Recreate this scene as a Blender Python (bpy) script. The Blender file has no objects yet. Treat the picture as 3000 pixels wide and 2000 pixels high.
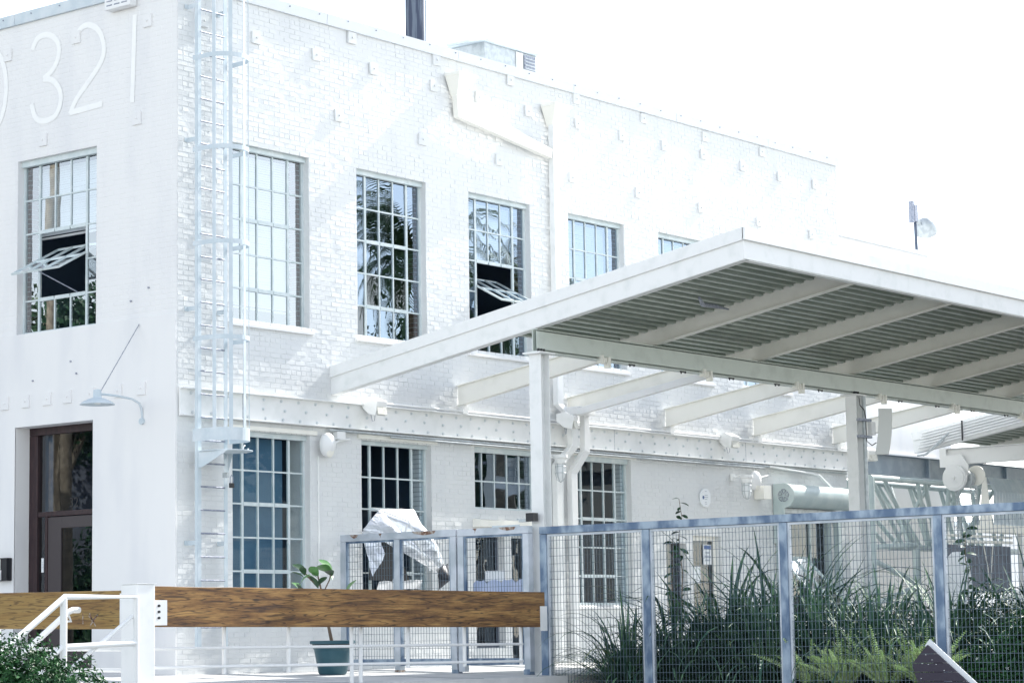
import bpy, bmesh, math, random
from mathutils import Vector, Matrix, noise
random.seed(7)
S = bpy.context.scene
COL = S.collection
# ------------------------------------------------------------------ camera
cam = bpy.data.objects.new('camera', bpy.data.cameras.new('camera')); COL.objects.link(cam)
cam.data.sensor_width = 36.0; cam.data.lens = 83.356
cam.data.clip_start = 0.1; cam.data.clip_end = 3000
_r = Vector((0.62235657, -0.78255955, -0.01651812)); _u = Vector((-0.08576926, -0.08915651, 0.99231787)); _f = Vector((0.77802052, 0.6161588, 0.12260669))
M = Matrix((_r, _u, -_f)).transposed().to_4x4(); M.translation = Vector((-21.9738, -23.1390, 0.4355))
cam.matrix_world = M
S.camera = cam
# ------------------------------------------------------------------ world, sun, exposure
SUN_EL, SUN_AZ = 39.0, 94.6      # azimuth clockwise from +Y
w = bpy.data.worlds.new('World'); S.world = w; w.use_nodes = True
nt = w.node_tree; nt.nodes.clear()
sky = nt.nodes.new('ShaderNodeTexSky'); sky.sky_type = 'NISHITA'; sky.sun_disc = False
sky.sun_elevation = math.radians(SUN_EL); sky.sun_rotation = math.radians(SUN_AZ)
sky.air_density = 1.0; sky.dust_density = 0.25; sky.ozone_density = 0.6; sky.altitude = 0
bg = nt.nodes.new('ShaderNodeBackground'); bg.inputs['Strength'].default_value = 0.09
wo = nt.nodes.new('ShaderNodeOutputWorld')
hs = nt.nodes.new('ShaderNodeHueSaturation'); hs.inputs['Saturation'].default_value = .42   # thin high cloud whitens the blue
nt.links.new(sky.outputs[0], hs.inputs['Color']); nt.links.new(hs.outputs[0], bg.inputs[0]); nt.links.new(bg.outputs[0], wo.inputs[0])
sl = bpy.data.lights.new('sun', 'SUN'); sl.energy = 2.1; sl.angle = math.radians(0.5); sl.color = (1.0, 0.965, 0.90)
so = bpy.data.objects.new('sun', sl); COL.objects.link(so)
_el, _az = math.radians(SUN_EL), math.radians(SUN_AZ)
SUND = Vector((math.cos(_el)*math.sin(_az), math.cos(_el)*math.cos(_az), math.sin(_el)))
so.rotation_euler = SUND.to_track_quat('Z', 'Y').to_euler()
S.view_settings.view_transform = 'Standard'; S.view_settings.look = 'None'
S.view_settings.gamma = 1.0; S.view_settings.use_curve_mapping = False
S.view_settings.exposure = 2.02
S.render.engine = 'CYCLES'

# ------------------------------------------------------------------ materials
def mat(name, col, rough=0.6, metal=0.0, col2=None, nscale=6.0, nlo=0.4, nhi=0.6, ndet=5, stretch=(1, 1, 1),
        bump=0.0, bscale=30.0, bdist=0.01, spec=0.5, trans=0.0, sss=None):
    m = bpy.data.materials.new(name); m.use_nodes = True
    t = m.node_tree; b = t.nodes['Principled BSDF']
    b.inputs['Roughness'].default_value = rough; b.inputs['Metallic'].default_value = metal
    b.inputs['Base Color'].default_value = (*col, 1)
    b.inputs['Specular IOR Level'].default_value = spec
    if col2 or bump:
        tc = t.nodes.new('ShaderNodeTexCoord'); mp = t.nodes.new('ShaderNodeMapping')
        geo = t.nodes.new('ShaderNodeNewGeometry')
        t.links.new(geo.outputs['Position'], mp.inputs[0]); mp.inputs['Scale'].default_value = stretch
    if col2:
        n = t.nodes.new('ShaderNodeTexNoise'); n.inputs['Scale'].default_value = nscale; n.inputs['Detail'].default_value = ndet
        t.links.new(mp.outputs[0], n.inputs[0])
        mr = t.nodes.new('ShaderNodeMapRange'); mr.inputs[1].default_value = nlo; mr.inputs[2].default_value = nhi
        mr.interpolation_type = 'SMOOTHSTEP'
        t.links.new(n.outputs[0], mr.inputs[0])
        mx = t.nodes.new('ShaderNodeMix'); mx.data_type = 'RGBA'
        mx.inputs[6].default_value = (*col, 1); mx.inputs[7].default_value = (*col2, 1)
        t.links.new(mr.outputs[0], mx.inputs[0]); t.links.new(mx.outputs[2], b.inputs['Base Color'])
    if bump:
        n2 = t.nodes.new('ShaderNodeTexNoise'); n2.inputs['Scale'].default_value = bscale; n2.inputs['Detail'].default_value = 4
        t.links.new(mp.outputs[0], n2.inputs[0])
        bp = t.nodes.new('ShaderNodeBump'); bp.inputs['Strength'].default_value = bump; bp.inputs['Distance'].default_value = bdist
        t.links.new(n2.outputs[0], bp.inputs['Height']); t.links.new(bp.outputs[0], b.inputs['Normal'])
    return m
M_BRICK = mat('painted_brick', (.715, .73, .73), .7, 0, (.66, .68, .69), 2.6, .46, .75, stretch=(1, 1, .35), bump=.55, bscale=38, bdist=.006)
M_MORTAR = mat('painted_mortar', (.70, .715, .72), .8, 0, (.63, .65, .67), 9, .6, .8, bump=.5, bscale=30, bdist=.008)
M_STUCCO = mat('stucco', (.80, .80, .795), .75, 0, (.735, .74, .75), 2.0, .42, .78, stretch=(1, 1, .3), bump=.25, bscale=45, bdist=.004)
M_WHITE = mat('white_paint', (.80, .81, .81), .45, 0, (.72, .74, .74), 4, .5, .8)
M_STEELW_SHADED = mat('steel_white_shaded', (.60, .655, .61), .5, 0, (.52, .57, .53), 4, .45, .75, bump=.12, bscale=20, bdist=.004)  # the white steel paint, darkened toward green to stand in for canopy shade
M_STEELW = mat('steel_white_paint', (.82, .83, .825), .5, 0, (.74, .76, .75), 5, .45, .75, bump=.12, bscale=20, bdist=.004)
M_CREAM = mat('cream_steel_paint', (.86, .85, .79), .5, 0, (.78, .77, .71), 3, .45, .8, bump=.1, bscale=15, bdist=.004)
M_NUM = mat('numeral_paint', (.88, .885, .87), .6, 0, (.82, .825, .82), 6, .5, .8)
M_FRAME = mat('window_steel', (.56, .64, .655), .45, 0, (.66, .72, .73), 7, .4, .7)
M_COPE = mat('coping_metal', (.66, .69, .71), .5, 0, (.68, .72, .76), 3, .4, .7)
M_LADDER = mat('ladder_paint', (.52, .60, .65), .45, 0, (.62, .68, .72), 4, .4, .7)
M_RUNG = mat('rung_steel', (.22, .25, .32), .5, .3, (.36, .38, .44), 30, .4, .6)
M_GALV = mat('galvanised_steel', (.085, .14, .23), .42, .25, (.31, .39, .48), 6.0, .36, .66, ndet=11, stretch=(1, 1, .5), bump=.1, bscale=60, bdist=.002)
M_GALVR = mat('galvanised_rusty', (.42, .47, .52), .5, .35, (.56, .60, .66), 4, .35, .65, ndet=6)
M_RUST = mat('rust', (.17, .09, .06), .8, 0, (.40, .36, .32), 16, .4, .6)
M_WIRE = mat('mesh_wire', (.10, .14, .18), .45, .3)
M_DARK = mat('dark_interior', (.020, .030, .045), .8)
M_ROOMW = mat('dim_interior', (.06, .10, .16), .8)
M_BOLT = mat('painted_bolt', (.62, .66, .68), .5)
M_SHADE = mat('roller_shade_cloth', (.060, .135, .215), .8, 0, (.08, .165, .245), 1.5, .4, .6)
M_BLIND = mat('blind_slat', (.80, .83, .85), .55)
M_RED = mat('red_brick', (.13, .040, .030), .8, 0, (.08, .025, .022), 12, .4, .6)
M_DOOR = mat('maroon_wood', (.022, .009, .013), .45, 0, (.040, .018, .020), 6, .4, .7, stretch=(6, 6, 1))
M_BROWN = mat('brown_door', (.052, .042, .045), .5)
M_BLACK = mat('black_metal', (.010, .011, .016), .4)
M_GREYM = mat('grey_metal', (.42, .46, .48), .4, .2, (.52, .56, .58), 10, .4, .6)
M_DECKM = mat('corrugated_deck', (.34, .39, .345), .4, .15, (.42, .47, .42), 3, .4, .7)
M_DOCK = mat('dock_concrete', (.62, .62, .61), .85, 0, (.50, .51, .51), 2.2, .4, .7, bump=.2)
M_GROUND = mat('pale_paving', (.26, .26, .26), .9, 0, (.20, .20, .20), .6, .4, .7)
M_SOIL = mat('soil', (.035, .028, .022), .95)
M_POT = mat('teal_pot', (.022, .085, .115), .5, 0, (.03, .10, .13), 5, .4, .7)
M_LEAF = mat('fig_leaf', (.10, .26, .08), .35, 0, (.15, .34, .12), 14, .4, .6)
M_LEAFD = mat('dark_leaf', (.018, .055, .026), .45, 0, (.03, .09, .035), 12, .4, .6)
M_STRAP = mat('strap_leaf', (.028, .085, .060), .6, 0, (.12, .23, .12), 3.5, .42, .66)
M_STRAPY = mat('dry_strap_leaf', (.20, .23, .11), .6, 0, (.12, .16, .07), 5, .4, .65)
M_FERN = mat('foxtail_fern', (.48, .64, .32), .8, 0, (.58, .70, .42), 8, .4, .6)
M_JAS = mat('jasmine_leaf', (.014, .055, .022), .5, 0, (.045, .15, .045), 16, .42, .62, spec=.25)
M_FLOWER = mat('white_flower', (.86, .87, .85), .6)
M_STEM = mat('stem', (.16, .12, .09), .8)
M_BARK = mat('palm_bark', (.30, .26, .20), .9, 0, (.20, .17, .13), 8, .4, .6)
M_PALM = mat('palm_frond', (.05, .10, .03), .5, 0, (.10, .17, .06), 3, .4, .6)
M_POLE = mat('creosote_pole', (.045, .06, .10), .8, 0, (.12, .15, .20), 3, .45, .6, stretch=(4, 4, .3))
M_BEAMB = mat('slate_blue_steel', (.20, .26, .32), .5, 0, (.27, .33, .39), 4, .4, .7)
M_TRUSS = mat('pale_green_tube', (.42, .51, .52), .4, 0, (.49, .57, .57), 3, .4, .6)
M_PLUM = mat('dark_plum_board', (.022, .016, .035), .5)
M_CLOTH = mat('white_cloth', (.74, .77, .80), .8)
M_SHEET = mat('grey_sheet', (.10, .115, .15), .7, 0, (.13, .15, .19), 3, .4, .6)
M_FLOOD = mat('flood_box', (.66, .66, .60), .5, 0, (.48, .48, .42), 25, .5, .7)
M_SIGN = mat('sign_white', (.80, .83, .85), .5)
M_INK = mat('blue_ink', (.10, .17, .38), .6)
M_GINK = mat('grey_ink', (.42, .46, .52), .6)
M_REDP = mat('red_paint', (.45, .03, .04), .5)
M_BLUEP = mat('pale_blue_panel', (.42, .50, .70), .6, 0, (.48, .55, .74), 4, .4, .6)
M_ALU = mat('antenna_plastic', (.66, .68, .66), .5)
M_FOILK = mat('black_ducting', (.012, .014, .022), .3)

def foil():
    m = mat('foil_sheet', (.84, .86, .89), .34, .95, bump=.45, bscale=7, bdist=.05)
    return m
M_FOIL = foil()

def glass(name, refl=.22, tint=(.86, .92, .95), rough=.0, wob=.03, top=1.0, gcol=(.95, .98, 1)):
    m = bpy.data.materials.new(name); m.use_nodes = True; t = m.node_tree; t.nodes.clear()
    o = t.nodes.new('ShaderNodeOutputMaterial'); mx = t.nodes.new('ShaderNodeMixShader')
    tr = t.nodes.new('ShaderNodeBsdfTransparent'); tr.inputs[0].default_value = (*tint, 1)
    gl = t.nodes.new('ShaderNodeBsdfGlossy'); gl.inputs['Roughness'].default_value = rough; gl.inputs[0].default_value = (*gcol, 1)
    fr = t.nodes.new('ShaderNodeFresnel'); fr.inputs[0].default_value = 1.5
    mr = t.nodes.new('ShaderNodeMapRange'); mr.inputs[1].default_value = 0; mr.inputs[2].default_value = 1
    mr.inputs[3].default_value = refl; mr.inputs[4].default_value = top
    t.links.new(fr.outputs[0], mr.inputs[0]); t.links.new(mr.outputs[0], mx.inputs[0])
    t.links.new(tr.outputs[0], mx.inputs[1]); t.links.new(gl.outputs[0], mx.inputs[2]); t.links.new(mx.outputs[0], o.inputs[0])
    geo = t.nodes.new('ShaderNodeNewGeometry'); n = t.nodes.new('ShaderNodeTexNoise'); n.inputs['Scale'].default_value = 2.2; n.inputs['Detail'].default_value = 1
    t.links.new(geo.outputs['Position'], n.inputs[0])
    bp = t.nodes.new('ShaderNodeBump'); bp.inputs['Strength'].default_value = 1; bp.inputs["Distance"].default_value = wob*.35
    t.links.new(n.outputs[0], bp.inputs['Height']); t.links.new(bp.outputs[0], gl.inputs['Normal'])
    return m
G_BRIGHT = glass('old_window_glass', .28, wob=.0012)
G_REFL = glass('reflective_glass', .40, wob=.006, gcol=(.50, .60, .72))
G_DIM = glass('lower_window_glass', .010, (.82, .89, .93), wob=.003, top=.08)
G_MID = glass('shaded_window_glass', .10, wob=.006)

def wood(name, c1, c2, c3, seed):
    m = bpy.data.materials.new(name); m.use_nodes = True; t = m.node_tree; b = t.nodes['Principled BSDF']
    b.inputs['Roughness'].default_value = .55
    geo = t.nodes.new('ShaderNodeNewGeometry'); sp = t.nodes.new('ShaderNodeSeparateXYZ'); t.links.new(geo.outputs['Position'], sp.inputs[0])
    ad = t.nodes.new('ShaderNodeMath'); ad.operation = 'SUBTRACT'; t.links.new(sp.outputs[0], ad.inputs[0]); t.links.new(sp.outputs[1], ad.inputs[1])
    cb = t.nodes.new('ShaderNodeCombineXYZ'); t.links.new(ad.outputs[0], cb.inputs[0]); t.links.new(sp.outputs[2], cb.inputs[2]); cb.inputs[1].default_value = seed
    def mapn(sc):
        mp = t.nodes.new('ShaderNodeMapping'); mp.inputs['Scale'].default_value = sc; t.links.new(cb.outputs[0], mp.inputs[0]); return mp
    # long grain lines
    mp = mapn((.42, 1, 8)); nz = t.nodes.new('ShaderNodeTexNoise'); nz.inputs['Scale'].default_value = 1.6; nz.inputs['Detail'].default_value = 2; nz.inputs['Distortion'].default_value = .25
    t.links.new(mp.outputs[0], nz.inputs[0])
    mu = t.nodes.new('ShaderNodeMath'); mu.operation = 'MULTIPLY'; mu.inputs[1].default_value = 60; t.links.new(nz.outputs[0], mu.inputs[0])
    si = t.nodes.new('ShaderNodeMath'); si.operation = 'SINE'; t.links.new(mu.outputs[0], si.inputs[0])
    mr = t.nodes.new('ShaderNodeMapRange'); mr.inputs[1].default_value = .55; mr.inputs[2].default_value = 1.0; mr.inputs[3].default_value = 0; mr.inputs[4].default_value = .75
    t.links.new(si.outputs[0], mr.inputs[0])
    # blotches
    mp2 = mapn((.75, 1, 8.5)); n2 = t.nodes.new('ShaderNodeTexNoise'); n2.inputs['Scale'].default_value = 1.4; n2.inputs['Detail'].default_value = 9; n2.inputs['Roughness'].default_value = .72
    t.links.new(mp2.outputs[0], n2.inputs[0])
    cr = t.nodes.new('ShaderNodeValToRGB'); t.links.new(n2.outputs[0], cr.inputs[0])
    e = cr.color_ramp.elements; e[0].position = .36; e[0].color = (*c3, 1); e[1].position = .62; e[1].color = (*c1, 1)
    e2 = cr.color_ramp.elements.new(.48); e2.color = (*c2, 1)
    mx = t.nodes.new('ShaderNodeMix'); mx.data_type = 'RGBA'; t.links.new(mr.outputs[0], mx.inputs[0]); t.links.new(cr.outputs[0], mx.inputs[6]); mx.inputs[7].default_value = (*[q*.45 for q in c3], 1)
    # dark checks: short horizontal streaks
    mp3 = mapn((6, 1, 60)); n3 = t.nodes.new('ShaderNodeTexNoise'); n3.inputs['Scale'].default_value = 1.2; n3.inputs['Detail'].default_value = 2
    t.links.new(mp3.outputs[0], n3.inputs[0])
    mr3 = t.nodes.new('ShaderNodeMapRange'); mr3.inputs[1].default_value = .66; mr3.inputs[2].default_value = .74; t.links.new(n3.outputs[0], mr3.inputs[0])
    mx2 = t.nodes.new('ShaderNodeMix'); mx2.data_type = 'RGBA'; t.links.new(mr3.outputs[0], mx2.inputs[0]); t.links.new(mx.outputs[2], mx2.inputs[6]); mx2.inputs[7].default_value = (.02, .014, .014, 1)
    # knots
    mp4 = mapn((1.5, 1, 4.5)); vo = t.nodes.new('ShaderNodeTexVoronoi'); vo.inputs['Scale'].default_value = 1.0; t.links.new(mp4.outputs[0], vo.inputs[0])
    mr4 = t.nodes.new('ShaderNodeMapRange'); mr4.inputs[1].default_value = .05; mr4.inputs[2].default_value = .10; mr4.inputs[3].default_value = .85; mr4.inputs[4].default_value = 0; t.links.new(vo.outputs['Distance'], mr4.inputs[0])
    mx3 = t.nodes.new('ShaderNodeMix'); mx3.data_type = 'RGBA'; t.links.new(mr4.outputs[0], mx3.inputs[0]); t.links.new(mx2.outputs[2], mx3.inputs[6]); mx3.inputs[7].default_value = (*[q*.5 for q in c3], 1)
    t.links.new(mx3.outputs[2], b.inputs['Base Color'])
    bp = t.nodes.new('ShaderNodeBump'); bp.inputs['Strength'].default_value = .4; bp.inputs['Distance'].default_value = .006
    t.links.new(n2.outputs[0], bp.inputs['Height']); t.links.new(bp.outputs[0], b.inputs['Normal'])
    return m
M_TIMB = wood('weathered_brown_timber', (.40, .225, .070), (.20, .095, .026), (.045, .018, .009), 0.0)
M_TIMY = wood('honey_timber', (.30, .195, .060), (.26, .155, .042), (.17, .085, .022), 7.0)

# ------------------------------------------------------------------ mesh helpers
class MB:
    def __init__(s): s.v = []; s.f = []
    def add(s, vs, fs):
        n = len(s.v); s.v += [tuple(q) for q in vs]; s.f += [tuple(i+n for i in f) for f in fs]; return s
    def box(s, x0, x1, y0, y1, z0, z1):
        return s.add([(x0,y0,z0),(x1,y0,z0),(x1,y1,z0),(x0,y1,z0),(x0,y0,z1),(x1,y0,z1),(x1,y1,z1),(x0,y1,z1)],
                     [(3,2,1,0),(4,5,6,7),(0,1,5,4),(1,2,6,5),(2,3,7,6),(3,0,4,7)])
    def obox(s, c, a, b, d):
        c, a, b, d = map(Vector, (c, a, b, d))
        P = [c+i*a+j*b+k*d for k in (-1, 1) for j in (-1, 1) for i in (-1, 1)]
        return s.add(P, [(0,2,3,1),(4,5,7,6),(0,1,5,4),(1,3,7,5),(3,2,6,7),(2,0,4,6)])
    def bar(s, p, q, wx, wz, up=(0, 0, 1)):
        p, q, up = Vector(p), Vector(q), Vector(up); d = (q-p)
        L = d.length/2; d.normalize(); side = d.cross(up)
        if side.length < 1e-4: side = d.cross(Vector((1, 0, 0)))
        side.normalize(); u2 = side.cross(d).normalized()
        return s.obox((p+q)/2, d*L, side*wx/2, u2*wz/2)
    def tube(s, pts, r, n=8, caps=True):
        pts = [Vector(p) for p in pts]; rings = []
        rr = r if isinstance(r, (list, tuple)) else [r]*len(pts)
        ref = None
        for i, p in enumerate(pts):
            d = (pts[min(i+1, len(pts)-1)]-pts[max(i-1, 0)]).normalized()
            if ref is None:
                ref = Vector((0, 0, 1)) if abs(d.z) < .9 else Vector((1, 0, 0))
            a = d.cross(ref).normalized(); b = a.cross(d).normalized(); ref = b
            rings.append([p+(a*math.cos(2*math.pi*k/n)+b*math.sin(2*math.pi*k/n))*rr[i] for k in range(n)])
        vs = [q for R in rings for q in R]; fs = []
        for i in range(len(pts)-1):
            for k in range(n):
                k2 = (k+1) % n
                fs.append((i*n+k, i*n+k2, (i+1)*n+k2, (i+1)*n+k))
        if caps:
            fs.append(tuple(range(n))[::-1]); fs.append(tuple((len(pts)-1)*n+k for k in range(n)))
        return s.add(vs, fs)
    def rect_tube(s, pts, a, b, up):
        # rectangular duct swept along pts; up = fixed width axis
        pts = [Vector(p) for p in pts]; up = Vector(up).normalized(); vs = []
        for i, p in enumerate(pts):
            d = (pts[min(i+1, len(pts)-1)]-pts[max(i-1, 0)]).normalized()
            o = d.cross(up).normalized()
            if 0 < i < len(pts)-1:
                d1 = (pts[i]-pts[i-1]).normalized(); k = 1/max(.5, d.dot(d1))
            else: k = 1
            vs += [p+up*a/2+o*b/2*k, p-up*a/2+o*b/2*k, p-up*a/2-o*b/2*k, p+up*a/2-o*b/2*k]
        fs = [(0,1,2,3)[::-1], tuple(len(vs)-4+q for q in range(4))]
        for i in range(len(pts)-1):
            for k in range(4):
                fs.append((i*4+k, i*4+(k+1) % 4, (i+1)*4+(k+1) % 4, (i+1)*4+k))
        return s.add(vs, fs)
    def lathe(s, prof, n=24, M=None):
        vs = []
        for r, z in prof:
            for k in range(n):
                a = 2*math.pi*k/n; v = Vector((r*math.cos(a), r*math.sin(a), z)); vs.append(M @ v if M else v)
        fs = []
        for i in range(len(prof)-1):
            for k in range(n):
                fs.append((i*n+k, i*n+(k+1) % n, (i+1)*n+(k+1) % n, (i+1)*n+k))
        return s.add(vs, fs)
    def prism(s, poly, ext):
        # poly: list of 3d points, ext: extrusion vector
        n = len(poly); e = Vector(ext); P = [Vector(p) for p in poly]
        return s.add(P+[p+e for p in P], [tuple(range(n))[::-1], tuple(range(n, 2*n))]+[(i, (i+1) % n, n+(i+1) % n, n+i) for i in range(n)])
    def mesh(s, name, m):
        me = bpy.data.meshes.new(name); me.from_pydata(s.v, [], s.f); me.materials.append(m); me.update(); return me
    def build(s, name, m, parent=None, smooth=False, bevel=0):
        me = s.mesh(name, m)
        if smooth:
            for p in me.polygons: p.use_smooth = True
            try: me.set_sharp_from_angle(angle=math.radians(40))
            except Exception: pass
        return link(name, me, parent, bevel)
def link(name, me, parent=None, bevel=0):
    o = bpy.data.objects.new(name, me); COL.objects.link(o)
    if parent:
        o.parent = parent
        o.matrix_parent_inverse = WM(parent).inverted()
    if bevel:
        b = o.modifiers.new('bevel', 'BEVEL'); b.width = bevel; b.segments = 2; b.limit_method = 'ANGLE'
    return o
def WM(o):
    m = Matrix.LocRotScale(o.location, o.rotation_euler, o.scale)
    return WM(o.parent) @ o.matrix_parent_inverse @ m if o.parent else m
def inst(name, me, parent, mw):
    """an object sharing a mesh, placed by world matrix, child of parent"""
    o = bpy.data.objects.new(name, me); COL.objects.link(o); o.parent = parent
    loc, rot, sc = (WM(parent).inverted() @ mw).decompose() if parent else mw.decompose()
    o.location = loc; o.rotation_euler = rot.to_euler(); o.scale = sc
    return o
def tag(o, label, cat, group=None):
    o['label'] = label; o['category'] = cat
    if group: o['group'] = group
    return o
def thing(name, label, cat, loc=(0, 0, 0), group=None, rz=0):
    o = bpy.data.objects.new(name, None); COL.objects.link(o); o.location = loc; o.rotation_euler.z = rz
    o.empty_display_size = .2
    return tag(o, label, cat, group)
def struct(o): o['kind'] = 'structure'; return o
def stuff(o): o['kind'] = 'stuff'; return o
def copy_thing(src, loc, rz, label, group=None):
    r = src.copy(); COL.objects.link(r); r.location = loc; r.rotation_euler.z = rz; r['label'] = label
    if group: r['group'] = group
    for ch in list(src.children):
        c = ch.copy(); COL.objects.link(c); c.parent = r
        for g in list(ch.children):
            d = g.copy(); COL.objects.link(d); d.parent = c
    return r
def T(x, y, z): return Matrix.Translation((x, y, z))

# ================================================================== SETTING
b = MB(); b.box(-160, 260, -160, 260, -1.6, -1.1); struct(b.build('ground', M_GROUND))
b = MB()   # raised loading dock with a slight fall away from the wall
def dockz(y): return -0.02 + 0.02*max(y, -4.25) if y < 0 else -0.02+0.04*min(y, 1)
pr = [(0, -4.25, -1.1), (0, -4.25, dockz(-4.25)), (0, 0, -.02), (0, 1.2, .02), (0, 6.5, .02), (0, 6.5, -1.1)]
b.prism([(-5.6, y, z) for _, y, z in pr], (5.9, 0, 0))
pr2 = [(0, -4.25, -1.1), (0, -4.25, dockz(-4.25)), (0, 0.4, -.015), (0, .4, -1.1)]
b.prism([(.3, y, z) for _, y, z in pr2], (40, 0, 0))
struct(b.build('loading_dock', M_DOCK))
for x in (-3.2, -1.0, 1.2, 4.6, 7.4, 10.2):
    b = MB(); b.prism([(x, -4.24, dockz(-4.24)+.002), (x+.014, -4.24, dockz(-4.24)+.002), (x+.014, -.03, -.0165 if x < .2 else -.012), (x, -.03, -.0165 if x < .2 else -.012)], (0, 0, .003)); struct(b.build('dock_joint', M_SHEET))
b = MB(); b.box(3.0, 30, -14, -4.26, -1.1, -.28); struct(b.build('planting_bed', M_SOIL))

# ================================================================== MAIN BUILDING
BL = thing('factory_building', 'tall white painted brick building with steel windows and the large numerals 321', 'building', (0, 0, 0))
L, H = 17.47, 9.42
def side(u, d, z): return (u, d, z)
def front(u, d, z): return (d, u, z)
WW, WH = 1.56, 2.52
side_up = [1.03+2.585*i for i in range(6)]
side_open = [(x, x+WW, 4.80, 7.32) for x in side_up]
low = [(1.04, 2.58, .90, 3.30), (3.67, 5.23, .90, 3.31), (6.27, 7.83, 2.37, 3.33), (8.84, 10.40, .90, 3.32)]
doors = [(6.27, 6.97, .24, 1.96), (7.14, 7.62, -.03, 1.99), (11.38, 11.99, .62, 1.96), (12.2, 13.08, -.03, 2.09), (15.05, 16.85, -.03, 2.62)]
side_open += low + doors
front_open = [(1.62, 3.30, 4.80, 7.32), (1.64, 3.28, .03, 3.47), (5.2, 6.8, 4.8, 7.32)]
def und(u, z):
    """gentle bulges of the old wall, metres"""
    return .011*noise.noise((u*.9, z*.9, 3.1)) + .0045*noise.noise((u*3.1, z*3.1, 9.7))
def wall_grid(P, u0, u1, z0, z1, opens, d=0.0, cell=.35, useund=True, dd=.006):
    b = MB()
    us = sorted(set([u0, u1]+[q for o in opens for q in o[:2] if u0 < q < u1])); zs = sorted(set([z0, z1]+[q for o in opens for q in o[2:] if z0 < q < z1]))
    def fine(a):
        r = []
        for p, q in zip(a, a[1:]):
            n = max(1, int((q-p)/cell)); r += [p+(q-p)*i/n for i in range(n)]
        return r+[a[-1]]
    us, zs = fine(us), fine(zs); nu = len(us)
    vs = [P(u, d+dd*.55+(und(u, z) if useund else 0), z) for z in zs for u in us]; fs = []
    for j in range(len(zs)-1):
        for i in range(nu-1):
            cu, cz = (us[i]+us[i+1])/2, (zs[j]+zs[j+1])/2
            if any(o[0] < cu < o[1] and o[2] < cz < o[3] for o in opens): continue
            fs.append((j*nu+i, j*nu+i+1, (j+1)*nu+i+1, (j+1)*nu+i))
    b.add(vs, fs); return b
def reveal(b, P, o, d0, d1):
    a, c, z0, z1 = o
    b.add([P(a, d0, z0), P(a, d1, z0), P(a, d1, z1), P(a, d0, z1)], [(0, 1, 2, 3)])
    b.add([P(c, d0, z0), P(c, d1, z0), P(c, d1, z1), P(c, d0, z1)], [(3, 2, 1, 0)])
    b.add([P(a, d0, z1), P(c, d0, z1), P(c, d1, z1), P(a, d1, z1)], [(0, 1, 2, 3)])
    b.add([P(a, d0, z0), P(c, d0, z0), P(c, d1, z0), P(a, d1, z0)], [(3, 2, 1, 0)])
bs = wall_grid(side, 0, L, -1.1, H, side_open)
for o in side_open: reveal(bs, side, o, .004, .40)
swall = bs.build('side_wall', M_MORTAR, BL)
bf = wall_grid(front, 0, 12, -1.1, H, front_open, useund=False, dd=.004)
for o in front_open: reveal(bf, front, o, -.018 if o[2] < 4 else .0, .40)
fwall = bf.build('front_wall', M_STUCCO, BL)
# thicker smooth render on the lower front wall
bf = wall_grid(front, 0, 12, -1.1, 4.795, front_open, useund=False, d=-.028, dd=0)
bf.box(-.028, .0, 0.0, 12, 4.795, 4.80) if False else None
bf.add([(-.028, 0, 4.795), (-.028, 12, 4.795), (.004, 12, 4.80), (.004, 0, 4.80)], [(0, 1, 2, 3)])
bf.add([(-.028, 0, -1.1), (-.028, 0, 4.795), (.004, 0, 4.8), (.004, 0, -1.1)], [(0, 1, 2, 3)])
bf.build('render_coat', M_STUCCO, BL)
b = MB(); b.box(.02, L, .6, 12, H-.5, H-.02); b.box(L-.02, L, .0, 12, -1.1, H); b.build('roof', M_WHITE, BL)
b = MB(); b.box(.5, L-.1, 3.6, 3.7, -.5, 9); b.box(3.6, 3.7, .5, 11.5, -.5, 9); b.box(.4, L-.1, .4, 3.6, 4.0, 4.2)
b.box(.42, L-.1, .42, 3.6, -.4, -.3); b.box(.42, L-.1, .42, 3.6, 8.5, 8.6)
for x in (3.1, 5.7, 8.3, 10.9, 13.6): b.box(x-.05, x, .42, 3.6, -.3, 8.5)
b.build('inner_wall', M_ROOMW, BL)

# bricks ------------------------------------------------------------
CH = .0705; BLN = .2095
def brick_layout(u0, u1, z0, z1, opens, seed):
    rnd = random.Random(seed); out = []; n = int((z1-z0)/CH)
    for k in range(n):
        za = z0+k*CH; zb = za+CH-.005
        head = (k % 6 == 5); ln = BLN/2 if head else BLN
        ivs = [(u0, u1)]
        for o in opens:
            if o[2] < (zb+za)/2 < o[3]:
                nv = []
                for a, c in ivs:
                    if o[1] <= a or o[0] >= c: nv.append((a, c)); continue
                    if o[0] > a: nv.append((a, o[0]))
                    if o[1] < c: nv.append((o[1], c))
                ivs = nv
        off = (0 if k % 2 else ln/2)+rnd.uniform(-.012, .012)
        for a, c in ivs:
            j = math.floor((a-off)/ln)
            while True:
                p = max(a, off+j*ln); q = min(c, off+(j+1)*ln-.005)
                j += 1
                if p >= c: break
                if q-p > .025: out.append((p, q, za+rnd.uniform(-.0012, .0012), zb+rnd.uniform(-.0012, .0012)))
    return out
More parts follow.
